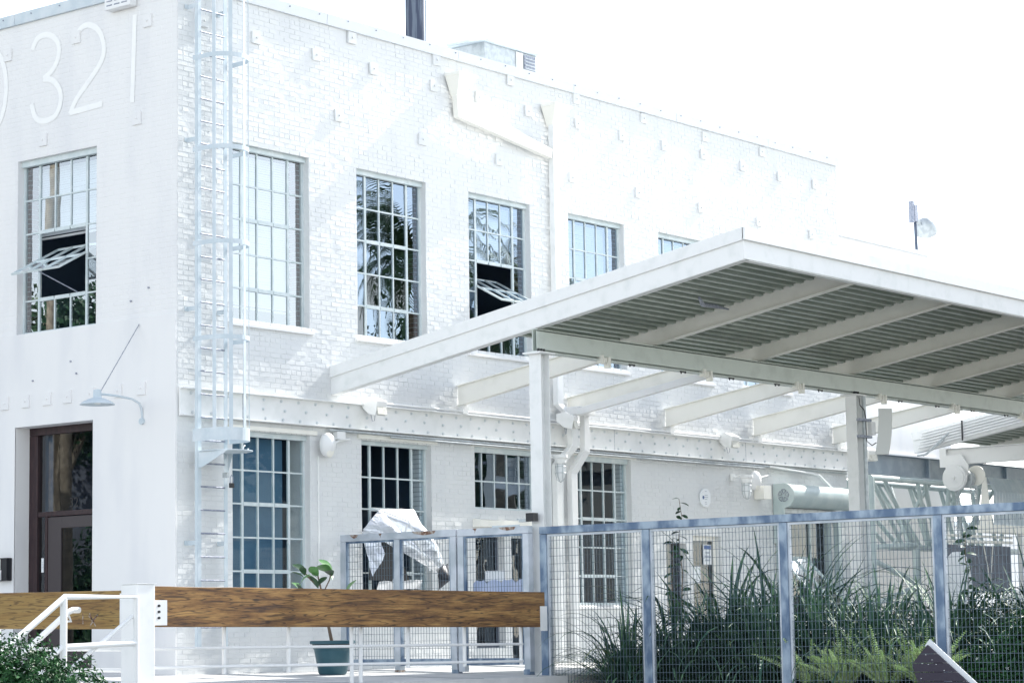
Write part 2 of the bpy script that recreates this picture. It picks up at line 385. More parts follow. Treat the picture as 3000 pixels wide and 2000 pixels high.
def brick_verts(P, br, rnd, jit, tilt, sgn):
    p, q, za, zb = br; base = rnd.uniform(-jit, jit*.6)
    t1, t2 = rnd.gauss(0, tilt), rnd.gauss(0, tilt); ch = .006
    hu, hz = (q-p)/2, (zb-za)/2; vs = []
    for (iu, iz) in ((-1, -1), (1, -1), (1, 1), (-1, 1)):
        u, z = (p+q)/2+iu*hu, (za+zb)/2+iz*hz
        vs.append((u, .014, z))
    for (iu, iz) in ((-1, -1), (1, -1), (1, 1), (-1, 1)):
        u, z = (p+q)/2+iu*(hu-ch), (za+zb)/2+iz*(hz-ch)
        vs.append((u, (base+iu*t1*hu+iz*t2*hz)*sgn+(und(u, z) if jit > .001 else 0), z))
    return [P(*v) for v in vs], [(4, 5, 6, 7), (0, 1, 5, 4), (1, 2, 6, 5), (2, 3, 7, 6), (3, 0, 4, 7)]
rnd = random.Random(3)
bl = brick_layout(0.003, L, -.03, H-.02, side_open+[(0, 17.6, 3.40, 3.82)], 11)
# nearest, largest in view: the strip beside the corner, each brick an object of its own
bl.sort(key=lambda q: (q[0]+q[1])/2+.25*abs((q[2]+q[3])/2-6))
BW = MB(); nobj = 0
for br in bl:
    vs, fs = brick_verts(side, br, rnd, .0018, .021, 1)
    if nobj < 300 and (br[0] < 3.6) and br[1]-br[0] > .15:
        b = MB(); b.add(vs, fs); b.build('brick', M_BRICK, BL); nobj += 1
    else: BW.add(vs, fs)
stuff(BW.build('side_brickwork', M_BRICK, BL))
blf = brick_layout(0.0, 12, 4.80, H-.02, front_open, 5)
BW = MB()
for br in blf:
    vs, fs = brick_verts(front, br, rnd, .0009, .003, 1); BW.add(vs, [f[::-1] for f in fs])
stuff(BW.build('front_brickwork', M_STUCCO, BL))

# coping --------------------------------------------------------------
# coping runs in lengths with small screws, sheet metal, dips a little near the corner
def cop(seg, P, z, inward=.34):
    for i, (a, c) in enumerate(seg):
        b = MB(); g = .004
        b.prism([P(a+g, -.045, z-.10), P(a+g, -.055, z+.06), P(a+g, inward, z+.085), P(a+g, inward, z-.06), P(a+g, -.012, z-.10)], Vector(P(c-g, 0, 0))-Vector(P(a+g, 0, 0)))
        o = b.build('coping', M_LADDER if P is front else M_COPE, BL)
cop([(x, min(x+3.0, L+.04)) for x in [-.05+3.0*i for i in range(6)]], side, H+.02)
cop([(y, y+3.0) for y in [0.35+3.0*i for i in range(4)]], front, H+.02)
sc = MB(); sc.tube([(0, 0, 0), (0, -.012, 0)], .011, 6); scm = sc.mesh('coping_screw', M_RUNG)
for i in range(28): inst('coping_screw', scm, BL, T(.3+.62*i, -.052, H+.03+.008*((i*7) % 3)))
scf = MB(); scf.tube([(0, 0, 0), (-.012, 0, 0)], .011, 6); scfm = scf.mesh('coping_screw', M_RUNG)
for i in range(12): inst('coping_screw', scfm, BL, T(-.052, .5+.62*i, H+.03))

# anchor plates ----------------------------------------------------------
pl = [(0.48, 8.914), (1.507, 8.867), (3.516, 9.248), (2.745, 8.848), (3.995, 8.863), (5.455, 9.265), (5.382, 8.842), (3.219, 8.023), (6.488, 8.852), (7.294, 9.268), (5.099, 7.957), (6.971, 7.915), (9.054, 9.257), (7.744, 8.833), (9.088, 8.845), (10.986, 9.24), (10.337, 8.838), (11.598, 8.852), (12.883, 9.21), (12.813, 8.883), (14.093, 8.852), (14.772, 9.221), (15.377, 8.844), (16.623, 8.868), (8.897, 7.906), (10.781, 7.905), (12.691, 7.901), (14.595, 7.89), (16.451, 7.882)]
b = MB(); b.box(-.085, .085, -.026, .004, -.085, .085); b.tube([(0, -.026, 0), (0, -.050, 0)], .017, 6); pm = b.mesh('anchor_plate', M_BRICK)
for i, (u, z) in enumerate(pl):
    inst('anchor_plate', pm, BL, T(u, -.006, z) @ Matrix.Rotation(random.uniform(-.04, .04), 4, 'Y') @ Matrix.Rotation(random.uniform(-.03, .03), 4, 'Z'))
b = MB(); b.box(-.020, .004, -.085, .085, -.09, .09); b.tube([(-.020, 0, 0), (-.034, 0, 0)], .014, 6); pm = b.mesh('anchor_plate', M_STUCCO)
for u, z in [(3.539, 8.93), (2.052, 8.944), (0.58, 8.928), (0.788, 7.584), (2.747, 7.564), (5.1, 8.93), (4.4, 7.57)]: inst('anchor_plate', pm, BL, T(-.004, u, z))
for u in (3.95, 3.5, 3.05, 2.59, 2.16, 1.69, 1.13, .66): inst('anchor_plate', pm, BL, T(-.032, u, 3.83))
b = MB(); b.tube([(0, 0, 0), (-.02, 0, 0)], .014, 6); nm = b.mesh('wall_bolt', M_RUNG)
for u, z in ((2.9, 4.11), (1.98, 4.14), (2.1, 4.32), (.55, 5.2), (.9, 5.05)): inst('wall_bolt', nm, BL, T(-.026 if z < 4.8 else -.002, u, z))

# painted numerals -------------------------------------------------------
def ribbon(pts, wd, x):
    pts = [Vector((x, p[0], p[1])) for p in pts]
    # smooth by subdividing with Catmull-Rom
    sm = []
    for i in range(len(pts)-1):
        p0, p1, p2, p3 = pts[max(i-1, 0)], pts[i], pts[i+1], pts[min(i+2, len(pts)-1)]
        for k in range(5):
            t = k/5; sm.append(.5*((2*p1)+(p2-p0)*t+(2*p0-5*p1+4*p2-p3)*t*t+(3*p1-p0-3*p2+p3)*t**3))
    sm.append(pts[-1]); b = MB(); vs = []
    for i, p in enumerate(sm):
        d = (sm[min(i+1, len(sm)-1)]-sm[max(i-1, 0)]).normalized(); n = d.cross(Vector((1, 0, 0)))
        vs += [p+n*wd/2, p-n*wd/2]
    fs = [(2*i, 2*i+1, 2*i+3, 2*i+2) for i in range(len(sm)-1)]
    b.add(vs, fs); b.add([v+Vector((.002, 0, 0)) for v in vs], [f[::-1] for f in fs]); return b
N3 = [(3.009, 8.922), (2.884, 9.077), (2.639, 9.08), (2.453, 8.938), (2.436, 8.736), (2.559, 8.557), (2.758, 8.455), (2.558, 8.402), (2.409, 8.249), (2.385, 8.056), (2.501, 7.875), (2.736, 7.836), (2.922, 7.914), (3.014, 8.128)]
N2a = [(2.074, 8.938), (1.945, 9.065), (1.765, 9.073), (1.564, 8.934), (1.477, 8.698), (1.526, 8.52), (1.723, 8.322), (2.044, 8.053), (2.18, 7.852)]
XN = -.0050
nb = ribbon(N3[:7], .085, XN); nb2 = ribbon(N3[6:], .085, XN-.001); nb.add(nb2.v, nb2.f); nb.build('painted_numeral', M_NUM, BL)
nb = ribbon(N2a, .085, XN); nb2 = ribbon([(2.19, 7.872), (1.85, 7.885), (1.50, 7.90)], .085, XN-.001); nb.add(nb2.v, nb2.f); nb.build('painted_numeral', M_NUM, BL)
ribbon([(0.845, 9.06), (0.87, 8.4), (0.895, 7.82)], .085, XN).build('painted_numeral', M_NUM, BL)
ribbon([(3.95+.37*math.cos(t), 8.46+.62*math.sin(t)) for t in [math.pi*(2*i/16+.5) for i in range(17)]], .085, XN).build('painted_numeral', M_NUM, BL)

# windows ----------------------------------------------------------------
pane_cache = {}
def window(P, u0, u1, z0, z1, rows, glassm, blind=None, sash=None, jamb=None, seed=0, dep=.11, cols=5, fm=M_FRAME, shade=None, mixed=None):
    rnd = random.Random(seed); f = MB(); hz = .085
    def bx(a, c, d0, d1, za, zb):
        p, q = P(a, d0, za), P(c, d1, zb)
        f.box(min(p[0], q[0]), max(p[0], q[0]), min(p[1], q[1]), max(p[1], q[1]), min(p[2], q[2]), max(p[2], q[2]))
    zt = z1-hz
    bx(u0, u1, dep-.045, dep+.03, zt+.002, z1)          # head angle
    bx(u0, u0+.035, dep, dep+.05, z0, zt); bx(u1-.035, u1, dep, dep+.05, z0, zt); bx(u0+.035, u1-.035, dep, dep+.05, z0, z0+.035)
    cu = [u0+(u1-u0)*i/cols for i in range(cols+1)]; cz = [z0+(zt-z0)*i/rows for i in range(rows+1)]
    sr = None
    if sash: sr = (cu[1], cu[4], cz[sash[0]], cz[sash[1]])
    for i in range(1, cols):
        if sash and sash[2] and i in (2, 3):
            bx(cu[i]-.011, cu[i]+.011, dep+.008, dep+.04, z0+.035, sr[2]); bx(cu[i]-.011, cu[i]+.011, dep+.008, dep+.04, sr[3], zt)
        else:
            t = .020 if (sash and i in (1, 4)) else .011
            bx(cu[i]-t, cu[i]+t, dep+.008, dep+.04, z0+.035, zt)
    for j in range(1, rows):
        big = sash and j in (sash[0], sash[1])
        for i in range(cols):
            if sash and sash[2] and 1 <= i <= 3 and sash[0] < j < sash[1]: continue
            t = .026 if (big and 1 <= i <= 3) else .011
            bx(cu[i]+.012, cu[i+1]-.012, dep+(.0 if big and 1 <= i <= 3 else .010), dep+.038, cz[j]-t, cz[j]+t)
    W = f.build('window', fm, BL)
    for i in range(cols):
        for j in range(rows):
            if sash and sash[2] and 1 <= i <= 3 and sash[0] <= j < sash[1]: continue
            a, c, za, zb = cu[i]+.008, cu[i+1]-.008, cz[j]+.008, cz[j+1]-.008
            k = (rnd.uniform(-.006, .006), rnd.uniform(-.006, .006))
            g = MB(); q = lambda u, z: P(u, dep+.024+k[0]*(u-a)+k[1]*(z-za), z)
            g.add([q(a, za), q(c, za), q(c, zb), q(a, zb)], [(0, 1, 2, 3) if P is side else (3, 2, 1, 0)])
            gm = glassm
            if mixed and (i, j) in mixed: gm = mixed[(i, j)]
            g.build('pane', gm, W)
    if sash and sash[2]:
        ang = sash[2]; zm = (sr[2]+sr[3])/2+.1; ww = sr[1]-sr[0]; hh = sr[3]-sr[2]
        s = MB(); gl = []
        def sp(u, h, t):   # local h measured from pivot, t thickness
            y = dep+.02+(h*math.sin(ang))+t*math.cos(ang); z = zm+h*math.cos(ang)-t*math.sin(ang); return P(u, y, z)
        hb, ht = sr[2]-zm, sr[3]-zm
        def sb(a, c, h0, h1):
            s.add([sp(a, h0, -.015), sp(c, h0, -.015), sp(c, h1, -.015), sp(a, h1, -.015), sp(a, h0, .015), sp(c, h0, .015), sp(c, h1, .015), sp(a, h1, .015)],
                  [(3,2,1,0),(4,5,6,7),(0,1,5,4),(1,2,6,5),(2,3,7,6),(3,0,4,7)])
        for e in (sr[0], cu[2]-.011, cu[3]-.011, sr[1]-.025): sb(e, e+.025, hb, ht)
        for h in (hb, (hb+ht)/2-.012, ht-.025): sb(sr[0]+.025, sr[1]-.025, h, h+.025)
        so_ = s.build('vent_sash', fm, W)
        for i in range(3):
            for (h0, h1) in ((hb+.02, (hb+ht)/2-.01), ((hb+ht)/2+.01, ht-.02)):
                g = MB(); g.add([sp(cu[1+i]+.02, h0, 0), sp(cu[2+i]-.01, h0, 0), sp(cu[2+i]-.01, h1, 0), sp(cu[1+i]+.02, h1, 0)], [(0, 1, 2, 3)]); g.build('pane', glassm, W)
        st = MB(); st.tube([sp((sr[0]+sr[1])/2, hb+.03, 0), P((sr[0]+sr[1])/2-.35, dep+.03, sr[2]+.01)], .009, 6); st.build('stay', M_RUNG, W)
    if jamb:
        # raw bricks of the far jamb seen through the glass
        jb = MB(); zz = z0+.01; k = 0
        while zz < z1-.05:
            l = .20 if k % 2 else .13; dd = .17
            jb.box(*([u1-.075, u1-.004, dep+.06, dep+.06+dd, zz, zz+.058] if P is side else [dep+.06, dep+.06+dd, u1-.075, u1-.004, zz, zz+.058]))
            zz += .0705; k += 1
        jb.build('brick_jamb', jamb, W)
        jm = MB(); u2 = u1-.068
        jm.box(*([u2, u1-.003, dep+.062, dep+.225, z0, z1-.04] if P is side else [dep+.062, dep+.225, u2, u1-.003, z0, z1-.04]))
        jm.build('mortar', M_GREYM, W)
    if blind:
        s = MB(); zb = blind; z = z1-.1
        ua, ub = (u0+.0, u1-.10)
        while z > z0+zb:
            zz = z; k = rnd.uniform(-.002, .002)
            s.add([P(ua, dep+.262, zz+.018+k), P(ub, dep+.262, zz+.018), P(ub, dep+.25, zz-.018), P(ua, dep+.25, zz-.018+k)], [(0, 1, 2, 3)])
            z -= .034
        s.box(*([ua, ub, dep+.24, dep+.29, z-.03, z-.005] if P is side else [dep+.24, dep+.29, ua, ub, z-.03, z-.005]))
        s.build('blind', M_BLIND, W)
    if shade:
        s = MB(); a, c, za, zb = u0+.01, u1-shade, z0, z1-.08
        s.add([P(a, dep+.17, za), P(c, dep+.17, za), P(c, dep+.17, zb), P(a, dep+.17, zb)], [(0, 1, 2, 3)]); s.build('roller_shade', M_SHADE, W)
    # sloped sill
    return W
U = side_up
window(side, U[0], U[0]+WW, 4.80, 7.32, 5, G_BRIGHT, blind=.30, sash=(1, 3, 0), jamb=M_RED, seed=1)
mix = {}
for i in range(5):
    mix[(i, 0)] = (G_MID, G_REFL, G_REFL, G_REFL, G_MID)[i]
    mix[(i, 1)] = (G_REFL, G_MID, G_REFL, G_MID, G_REFL)[i]
window(side, U[1], U[1]+WW, 4.80, 7.32, 5, G_REFL, sash=(1, 3, 0), jamb=M_RED, seed=2, mixed=mix)
window(side, U[2], U[2]+WW, 4.80, 7.32, 5, G_REFL, blind=1.55, sash=(1, 3, -math.radians(-62)), jamb=M_RED, seed=3)
window(side, U[3], U[3]+WW, 4.80, 7.32, 5, G_REFL, blind=.25, sash=(1, 3, 0), jamb=M_RED, seed=4)
window(side, U[4], U[4]+WW, 4.80, 7.32, 5, G_REFL, blind=.25, sash=(1, 3, 0), jamb=M_RED, seed=5)
window(side, U[5], U[5]+WW, 4.80, 7.32, 5, G_REFL, blind=.25, sash=(1, 3, 0), jamb=M_RED, seed=6)
window(front, 1.62, 3.30, 4.80, 7.32, 5, G_BRIGHT, blind=1.45, sash=(1, 3, math.radians(62)), jamb=M_RED, seed=8)
window(front, 5.2, 6.8, 4.80, 7.32, 5, G_BRIGHT, blind=.2, jamb=M_RED, seed=9)
window(side, *low[0], 5, glass('clear_shop_glass', .01, (.86, .93, .95), wob=.003, top=.08), sash=(1, 3, 0), seed=11, shade=.28)
window(side, *low[1], 5, G_DIM, sash=(1, 3, 0), jamb=M_WHITE, seed=12)
window(side, *low[2], 2, G_REFL, jamb=M_WHITE, seed=13)
window(side, *low[3], 5, G_DIM, sash=(1, 3, 0), jamb=M_WHITE, seed=14)
# cream lintel strip over the lower windows
b = MB()
for o in low: b.box(o[0]-.09, o[1]+.12, -.035, .01, o[3]-.002, o[3]+.055)
b.build('lintel', M_CREAM, BL)
# sloping sills
for (P, o) in [(side, (x, x+WW)) for x in side_up]:
    b = MB(); b.prism([P(o[0]-.06, -.05, 4.73), P(o[0]-.06, -.05, 4.765), P(o[0]-.06, .1, 4.803), P(o[0]-.06, .1, 4.73)], (WW+.12, 0, 0)); b.build('window_sill', M_STUCCO, BL)
for o in (low[0], low[1], low[3]):
    b = MB(); b.prism([(o[0]-.06, -.06, .83), (o[0]-.06, -.06, .865), (o[0]-.06, .1, .903), (o[0]-.06, .1, .83)], (WW+.12, 0, 0)); b.build('window_sill', M_STUCCO, BL)
b = MB(); b.prism([(6.2, -.16, 2.09), (6.2, -.16, 2.19), (6.2, .02, 2.22), (6.2, .02, 2.09)], (1.62, 0, 0)); b.build('door_canopy_ledge', M_CREAM, BL)

# steel channel beam ------------------------------------------------------
b = MB(); b.box(.02, 17.62, -.035, -.012, 3.42, 3.80)
b.box(.02, 17.62, -.115, -.035, 3.42, 3.436); b.box(.02, 17.62, -.115, -.035, 3.784, 3.80)
CB = b.build('channel_beam', M_STEELW, BL, bevel=.003)
bm_ = MB(); bm_.tube([(0, 0, 0), (0, -.006, 0)], .024, 10); bm_.tube([(0, -.006, 0), (0, -.022, 0)], .015, 6); bmm = bm_.mesh('bolt', M_BOLT)
rb = random.Random(4)
for i in range(50):
    x = .22+.348*i
    if x < 17.5:
        inst('bolt', bmm, CB, T(x, -.036, 3.735)); inst('bolt', bmm, CB, T(x+.03, -.036, 3.475))
    if i < 37: inst('bolt', bmm, CB, T(1.6+.43*i, -.036, 3.61+rb.uniform(-.012, .012)))
for x in (1.2, 9.9, 13.9, 17.55):
    b = MB(); b.box(x-.004, x+.004, -.037, -.034, 3.436, 3.784) if x < 17 else b.box(x-.01, x+.01, -.11, -.036, 3.437, 3.783); b.build('splice', M_RUNG if x < 17 else M_STEELW, CB)
# conduits clipped along the beam
for (x0, x1, y, z, r) in ((3.9, 17.5, -.10, 3.835, .016), (3.9, 17.5, -.06, 3.85, .012), (2.9, 14.6, -.09, 3.385, .014), (2.9, 17.4, -.05, 3.375, .010), (4.2, 14.4, -.10, 3.35, .012)):
    b = MB(); b.tube([(x0, y, z), ((x0+x1)/2, y, z-.004), (x1, y, z)], r, 8); b.build('conduit', M_GREYM if z < 3.5 else M_STEELW, BL, smooth=True)
b = MB(); b.tube([(14.6, -.09, 3.385), (16.0, -.09, 3.32), (16.3, -.09, 3.30), (16.9, -.09, 3.0), (17.3, -.09, 2.98)], .022, 8); b.build('conduit', M_STEELW, BL, smooth=True)
b = MB(); b.tube([(3.0, -.03, 3.3), (2.95, -.03, 3.0), (2.72, -.03, 3.0), (2.72, -.03, 1.0)], .010, 6); b.build('conduit', M_STEELW, BL)

# entrance door -----------------------------------------------------------
b = MB(); d0, d1 = .235, .33
b.box(d0, d1, 3.10, 3.28, .03, 3.36); b.box(d0, d1, 1.64, 1.94-.0, .03, 3.36) if False else None
b.box(d0, d1, 1.64, 1.70, .03, 3.36); b.box(d0, d1, 1.64, 3.28, 3.362, 3.47); b.box(d0+.01, d1, 1.70, 3.10, 2.20, 2.27)
b.box(d0+.015, d1-.01, 2.90, 2.955, .03, 2.20); DR = b.build('entrance_door', M_DOOR, BL, bevel=.004)
b = MB(); b.box(d0+.025, d1-.02, 2.62, 2.895, .04, 2.19); b.box(d0+.025, d1-.02, 1.705, 1.88, .04, 2.19); b.box(d0+.025, d1-.02, 1.88, 2.62, 2.03, 2.19)
b.box(d0+.025, d1-.02, 1.88, 2.62, .04, .42); b.box(d0+.03, d1-.03, 1.88, 2.62, .80, .86) if False else None
b.build('door_leaf', M_BROWN, DR, bevel=.003)
G_DOOR = glass('door_glass', .07, (.7, .8, .9), wob=.0008)
for (a, c, za, zb) in ((1.70, 3.10, 2.27, 3.362), (1.88, 2.62, .42, 2.03), (2.955, 3.10, .03, 2.20)):
    b = MB(); b.add([(d0+.045, a, za), (d0+.045, c, za), (d0+.045, c, zb), (d0+.045, a, zb)], [(3, 2, 1, 0)]); b.build('pane', G_DOOR, DR)
b = MB(); b.box(d0+.04, d0+.043, 3.0, 3.05, 1.42, 1.62); NT = b.build('door_notice', M_SIGN, DR)
for i in range(5): pass
b = MB()
for i in range(5): b.box(d0+.038, d0+.0395, 3.005, 3.035, 1.47+.022*i, 1.475+.022*i)
b.build('print_lines', M_GINK, DR)
def text(s_, size, loc, mw, m, parent, name='lettering'):
    c = bpy.data.curves.new(name, 'FONT'); c.body = s_; c.size = size; c.extrude = .001; c.materials.append(m); c.align_x = 'LEFT'
    tmp = bpy.data.objects.new(name, c); COL.objects.link(tmp); bpy.context.view_layer.update()
    me = bpy.data.meshes.new_from_object(tmp.evaluated_get(bpy.context.evaluated_depsgraph_get())); bpy.data.objects.remove(tmp)
    if not me.materials: me.materials.append(m)
    o = bpy.data.objects.new(name, me); COL.objects.link(o); o.parent = parent
    m4 = (WM(parent).inverted() @ (T(*loc) @ mw)); l, r, s2 = m4.decompose(); o.location = l; o.rotation_euler = r.to_euler(); o.scale = s2
    return o
MF = Matrix(((0, 0, -1), (-1, 0, 0), (0, 1, 0))).to_4x4()   # text facing -x, reading towards -y
MSD = Matrix(((1, 0, 0), (0, 0, -1), (0, 1, 0))).to_4x4()    # text facing -y
text('32', .20, (d0+.040, 2.47, 2.315), MF, M_BLACK, DR, 'door_number')
b = MB(); b.box(.5, .52, 1.64, 2.35, 0, 3.3) if False else b.box(.42, .44, 2.98, 3.16, .03, 3.4); b.build('inner_post', M_SHADE, DR)

# shop doors on the side wall ----------------------------------------------
def sdoor(name, a, c, z0, z1, gl, frame=M_CREAM, fm=.06, d=.14, panel=None):
    b = MB(); b.box(a, a+fm, d, d+.06, z0, z1); b.box(c-fm, c, d, d+.06, z0, z1); b.box(a+fm, c-fm, d, d+.06, z1-fm, z1); b.box(a+fm, c-fm, d, d+.06, z0, z0+fm*1.5)
    o = b.build(name, frame, BL, bevel=.003)
    b = MB(); b.add([(a+fm, d+.03, z0+fm), (c-fm, d+.03, z0+fm), (c-fm, d+.03, z1-fm), (a+fm, d+.03, z1-fm)], [(0, 1, 2, 3)]); b.build('pane', gl, o)
    return o
G_DK = glass('dark_opening_glass', .01, (.5, .6, .7), wob=.02)
sdoor('shop_window', *doors[0], G_DK, M_SHEET, .02); sdoor('shop_door', *doors[1], G_DK, M_GREYM, .05, .10)
sdoor('shop_window', *doors[2], G_DK, M_SHEET, .02)
D4 = sdoor('glazed_door', *doors[3], G_DK, M_CREAM, .08, .12)
b = MB(); b.box(12.70, 12.95, .128, .136, 1.60, 1.95); b.build('door_notice', M_SIGN, D4)
b = MB(); b.box(12.72, 12.93, .122, .126, 1.87, 1.93); b.build('notice_header', M_INK, D4)
b = MB()
for i, (q0, q1) in enumerate(((12.75, 12.90), (12.73, 12.92), (12.76, 12.89))): b.box(q0, q1, .122, .126, 1.66+.065*i, 1.69+.065*i)
b.build('print_lines', M_GINK, D4)
b = MB(); b.box(12.30, 12.60, .126, .134, 1.27, 1.56); b.build('paper_sheet', M_SIGN, D4)
b = MB(); b.box(15.05, 15.13, .03, .12, -.03, 2.62); b.box(16.77, 16.85, .03, .12, -.03, 2.62); b.box(15.13, 16.77, .06, .12, 2.45, 2.62); b.box(16.2, 16.28, .10, .14, -.03, 2.45)
RD = b.build('roller_door_frame', M_TRUSS, BL)
b = MB(); b.add([(15.13, .13, 0), (16.77, .13, 0), (16.77, .13, 2.45), (15.13, .13, 2.45)], [(0, 1, 2, 3)]); b.build('pane', G_DK, RD)
b = MB()
for i in range(7): b.box(15.3+.15*i, 15.315+.15*i, .15, .165, 1.4, 2.4)
b.build('inner_rack', M_GREYM, RD)
# front-corner wall: timber meter box stains omitted; alarm box on the front wall
V = thing('louvred_vent', 'louvred white vent box high on the front wall by the numerals', 'vent', (-.02, 1.06, 9.3))
b = MB(); b.box(-.14, -.005, .80, 1.32, 9.17, 9.62); b.build('vent_box', M_WHITE, V, bevel=.01)
for i in range(6):
    b = MB()
    for k in range(3): b.box(-.146, -.1402, .86+.15*k, .97+.15*k, 9.22+.06*i, 9.235+.06*i)
    b.build('louvre', M_RUNG, V)
IC = thing('intercom_box', 'black door intercom box with keypad on the wall left of the entrance', 'intercom', (-.03, 3.46, 1.3))
b = MB(); b.box(-.13, -.030, 3.32, 3.60, 1.31, 1.63); b.build('housing', M_BLACK, IC, bevel=.004)
b = MB(); b.box(-.136, -.1302, 3.45, 3.56, 1.47, 1.615); b.build('speaker_plate', M_CREAM, IC)
b = MB(); b.prism([(-.1302, 3.43, 1.46), (-.135, 3.43, 1.46), (-.175, 3.43, 1.32), (-.1302, 3.43, 1.32)], (0, .12, 0)); b.build('keypad', M_WHITE, IC)
b = MB()
for i in range(3):
    for j in range(3): b.box(-.1420-.004*j-.008, -.139-.004*j, 3.46+.025*i, 3.475+.025*i, 1.43-.025*j, 1.44-.025*j)
b.build('keys', M_GINK, IC)

# ================================================================== GOOSENECK LAMP
GL = thing('gooseneck_lamp', 'pale blue barn lamp on a bent arm above the entrance door', 'lamp', (-.9, .57, 3.55))
b = MB()
prof = [(.02, .20), (.05, .195), (.055, .17), (.055, .10), (.065, .085), (.12, .07), (.19, .035), (.235, .0), (.232, -.006), (.18, .028), (.11, .06), (.03, .07)]
b.lathe([(r, z+3.55) for r, z in prof], 28, T(-.9, .57, 0)); b.build('lamp_shade', M_LADDER, GL, smooth=True)
b = MB(); b.tube([(-.9, .57, 3.62), (-.9, .57, 3.56)], [.03, .045], 12); b.build('bulb', M_CREAM, GL, smooth=True)
b = MB(); pts = [(-.86, .57, 3.69)]
for i in range(1, 8): pts.append((-.86+.80*i/9, .57+.06*i/9, 3.69+.02*i/9-.0008*i*i))
pts += [(-.10, .63, 3.62), (-.05, .64, 3.55), (-.035, .64, 3.45), (-.032, .64, 3.40)]
b.tube(pts, .016, 10); b.build('arm', M_LADDER, GL, smooth=True)
b = MB(); b.tube([(-.029, .64, 3.38), (-.06, .64, 3.38)], .045, 14); b.build('wall_flange', M_LADDER, GL)
b = MB(); A, B = Vector((-.86, .57, 3.70)), Vector((-.03, .71, 4.71)); n = 60
for i in range(n):
    p, q = A.lerp(B, i/n), A.lerp(B, (i+1.25)/n); o = Vector((.006, 0, 0)) if i % 2 else Vector((0, .006, 0))
    b.bar(p+o, q+o, .004, .004); b.bar(p-o, q-o, .004, .004)
b.build('chain', M_RUNG, GL)

# ================================================================== CAGED LADDER
LD = thing('caged_ladder', 'pale blue steel wall ladder with safety cage at the building corner', 'ladder', (.46, -.2, .3))
LXa, LXb, LY = .22, .71, -.20
for x, sg in ((LXa, -1), (LXb, 1)):
    b = MB(); b.box(x-.032, x+.032, LY-.004, LY+.004, .31, 10.9); b.box(x+sg*.032-.004, x+sg*.032+.004, LY+.004, LY+.05, .31, 10.9)
    b.build('side_rail', M_LADDER, LD)
rg = MB(); rg.tube([(LXa+.02, 0, 0), (LXb-.02, 0, 0)], .0125, 8); rm = rg.mesh('rung', M_RUNG)
for i in range(33): inst('rung', rm, LD, T(0, LY, .60+.311*i))
def ucurve(n=18, R=.33, cx=.44, yc=-.46, x0=.10, x1=.78, ys=-.2):
    pts = [Vector((x0, ys, 0)), Vector((cx-R, yc+.05, 0))]
    for i in range(n+1):
        a = math.pi+math.pi*i/n; pts.append(Vector((cx+R*math.cos(a), yc+R*math.sin(a), 0)))
    pts.append(Vector((x1, ys, 0))); return pts
def hoop(z, h, t=.005):
    b = MB(); P_ = ucurve(); vs = []
    for i, p in enumerate(P_):
        d = (P_[min(i+1, len(P_)-1)]-P_[max(i-1, 0)]).normalized(); n_ = Vector((d.y, -d.x, 0))*t/2
        vs += [p+n_+Vector((0, 0, z)), p-n_+Vector((0, 0, z)), p-n_+Vector((0, 0, z+h)), p+n_+Vector((0, 0, z+h))]
    fs = []
    for i in range(len(P_)-1):
        for k in range(4): fs.append((4*i+k, 4*i+(k+1) % 4, 4*i+4+(k+1) % 4, 4*i+4+k))
    b.add(vs, fs); return b
for z in (4.41, 5.70, 6.99, 8.26, 9.55): hoop(z, .062).build('cage_hoop', M_LADDER, LD)
hoop(3.06, .17, .008).build('cage_band', M_LADDER, LD)
UC = ucurve()
for k in (4, 8, 12, 16, 19):
    p = UC[k]; d = (UC[k+1]-UC[k-1]).normalized(); n_ = Vector((d.y, -d.x, 0))*-.006
    b = MB(); c = p+n_; b.obox((c.x, c.y, 6.9), d*.026, n_*.5, (0, 0, 3.7)); b.build('cage_bar', M_LADDER, LD)
for z in (1.72, 4.87, 7.19, 9.05):
    for x, sg in ((LXa-.03, -1), (LXb+.03, 1)):
        b = MB(); b.box(x-.004, x+.004, LY+.05, -.003, z-.03, z+.03); b.box(min(x, x+sg*.06), max(x, x+sg*.06), -.012, -.004, z-.03, z+.03)
        b.build('wall_bracket', M_LADDER, LD)
b = MB(); cx, cy = .50, -.42   # round closing plate below the cage
b.prism([(cx+.36*math.cos(a), cy+.36*math.sin(a), 2.93) for a in [2*math.pi*i/28 for i in range(28)]], (0, 0, .012)); b.build('hatch_plate', M_LADDER, LD)
b = MB(); b.prism([(LXa-.03, LY-.01, 2.925), (LXa-.03, LY-.01, 2.72), (LXa-.03, LY-.08, 2.72), (LXa-.03, -.75, 2.915), (LXa-.03, -.75, 2.925)], (.006, 0, 0)); b.build('gusset', M_LADDER, LD)
b = MB(); b.prism([(LXb+.03, LY-.01, 2.925), (LXb+.03, LY-.01, 2.66), (LXb+.03, -.30, 2.915), (LXb+.03, -.30, 2.925)], (.006, 0, 0)); b.build('gusset', M_LADDER, LD)
b = MB(); pts = [(.79, -.5+.05*math.sin(a), 2.98+.05*math.cos(a)) for a in [math.pi*.1+i*.45 for i in range(11)]]; b.tube(pts, .010, 6); b.build('hook', M_WHITE, LD)
b = MB(); b.tube([(.80, -.47, 10.5), (.795, -.48, 7), (.79, -.46, 3.1)], .005, 5); b.build('cable', M_RUNG, LD)
PK = thing('padlock', 'small dark padlock hanging below the ladder cage hatch', 'padlock', (.70, -.31, 2.48))
b = MB(); b.box(.66, .74, -.335, -.31, 2.46, 2.525); b.build('lock_body', M_BLACK, PK, bevel=.004)
b = MB(); b.tube([(.675, -.322, 2.52), (.675, -.322, 2.60), (.70, -.322, 2.635), (.725, -.322, 2.60), (.725, -.322, 2.52)], .006, 6); b.build('shackle', M_RUNG, PK)
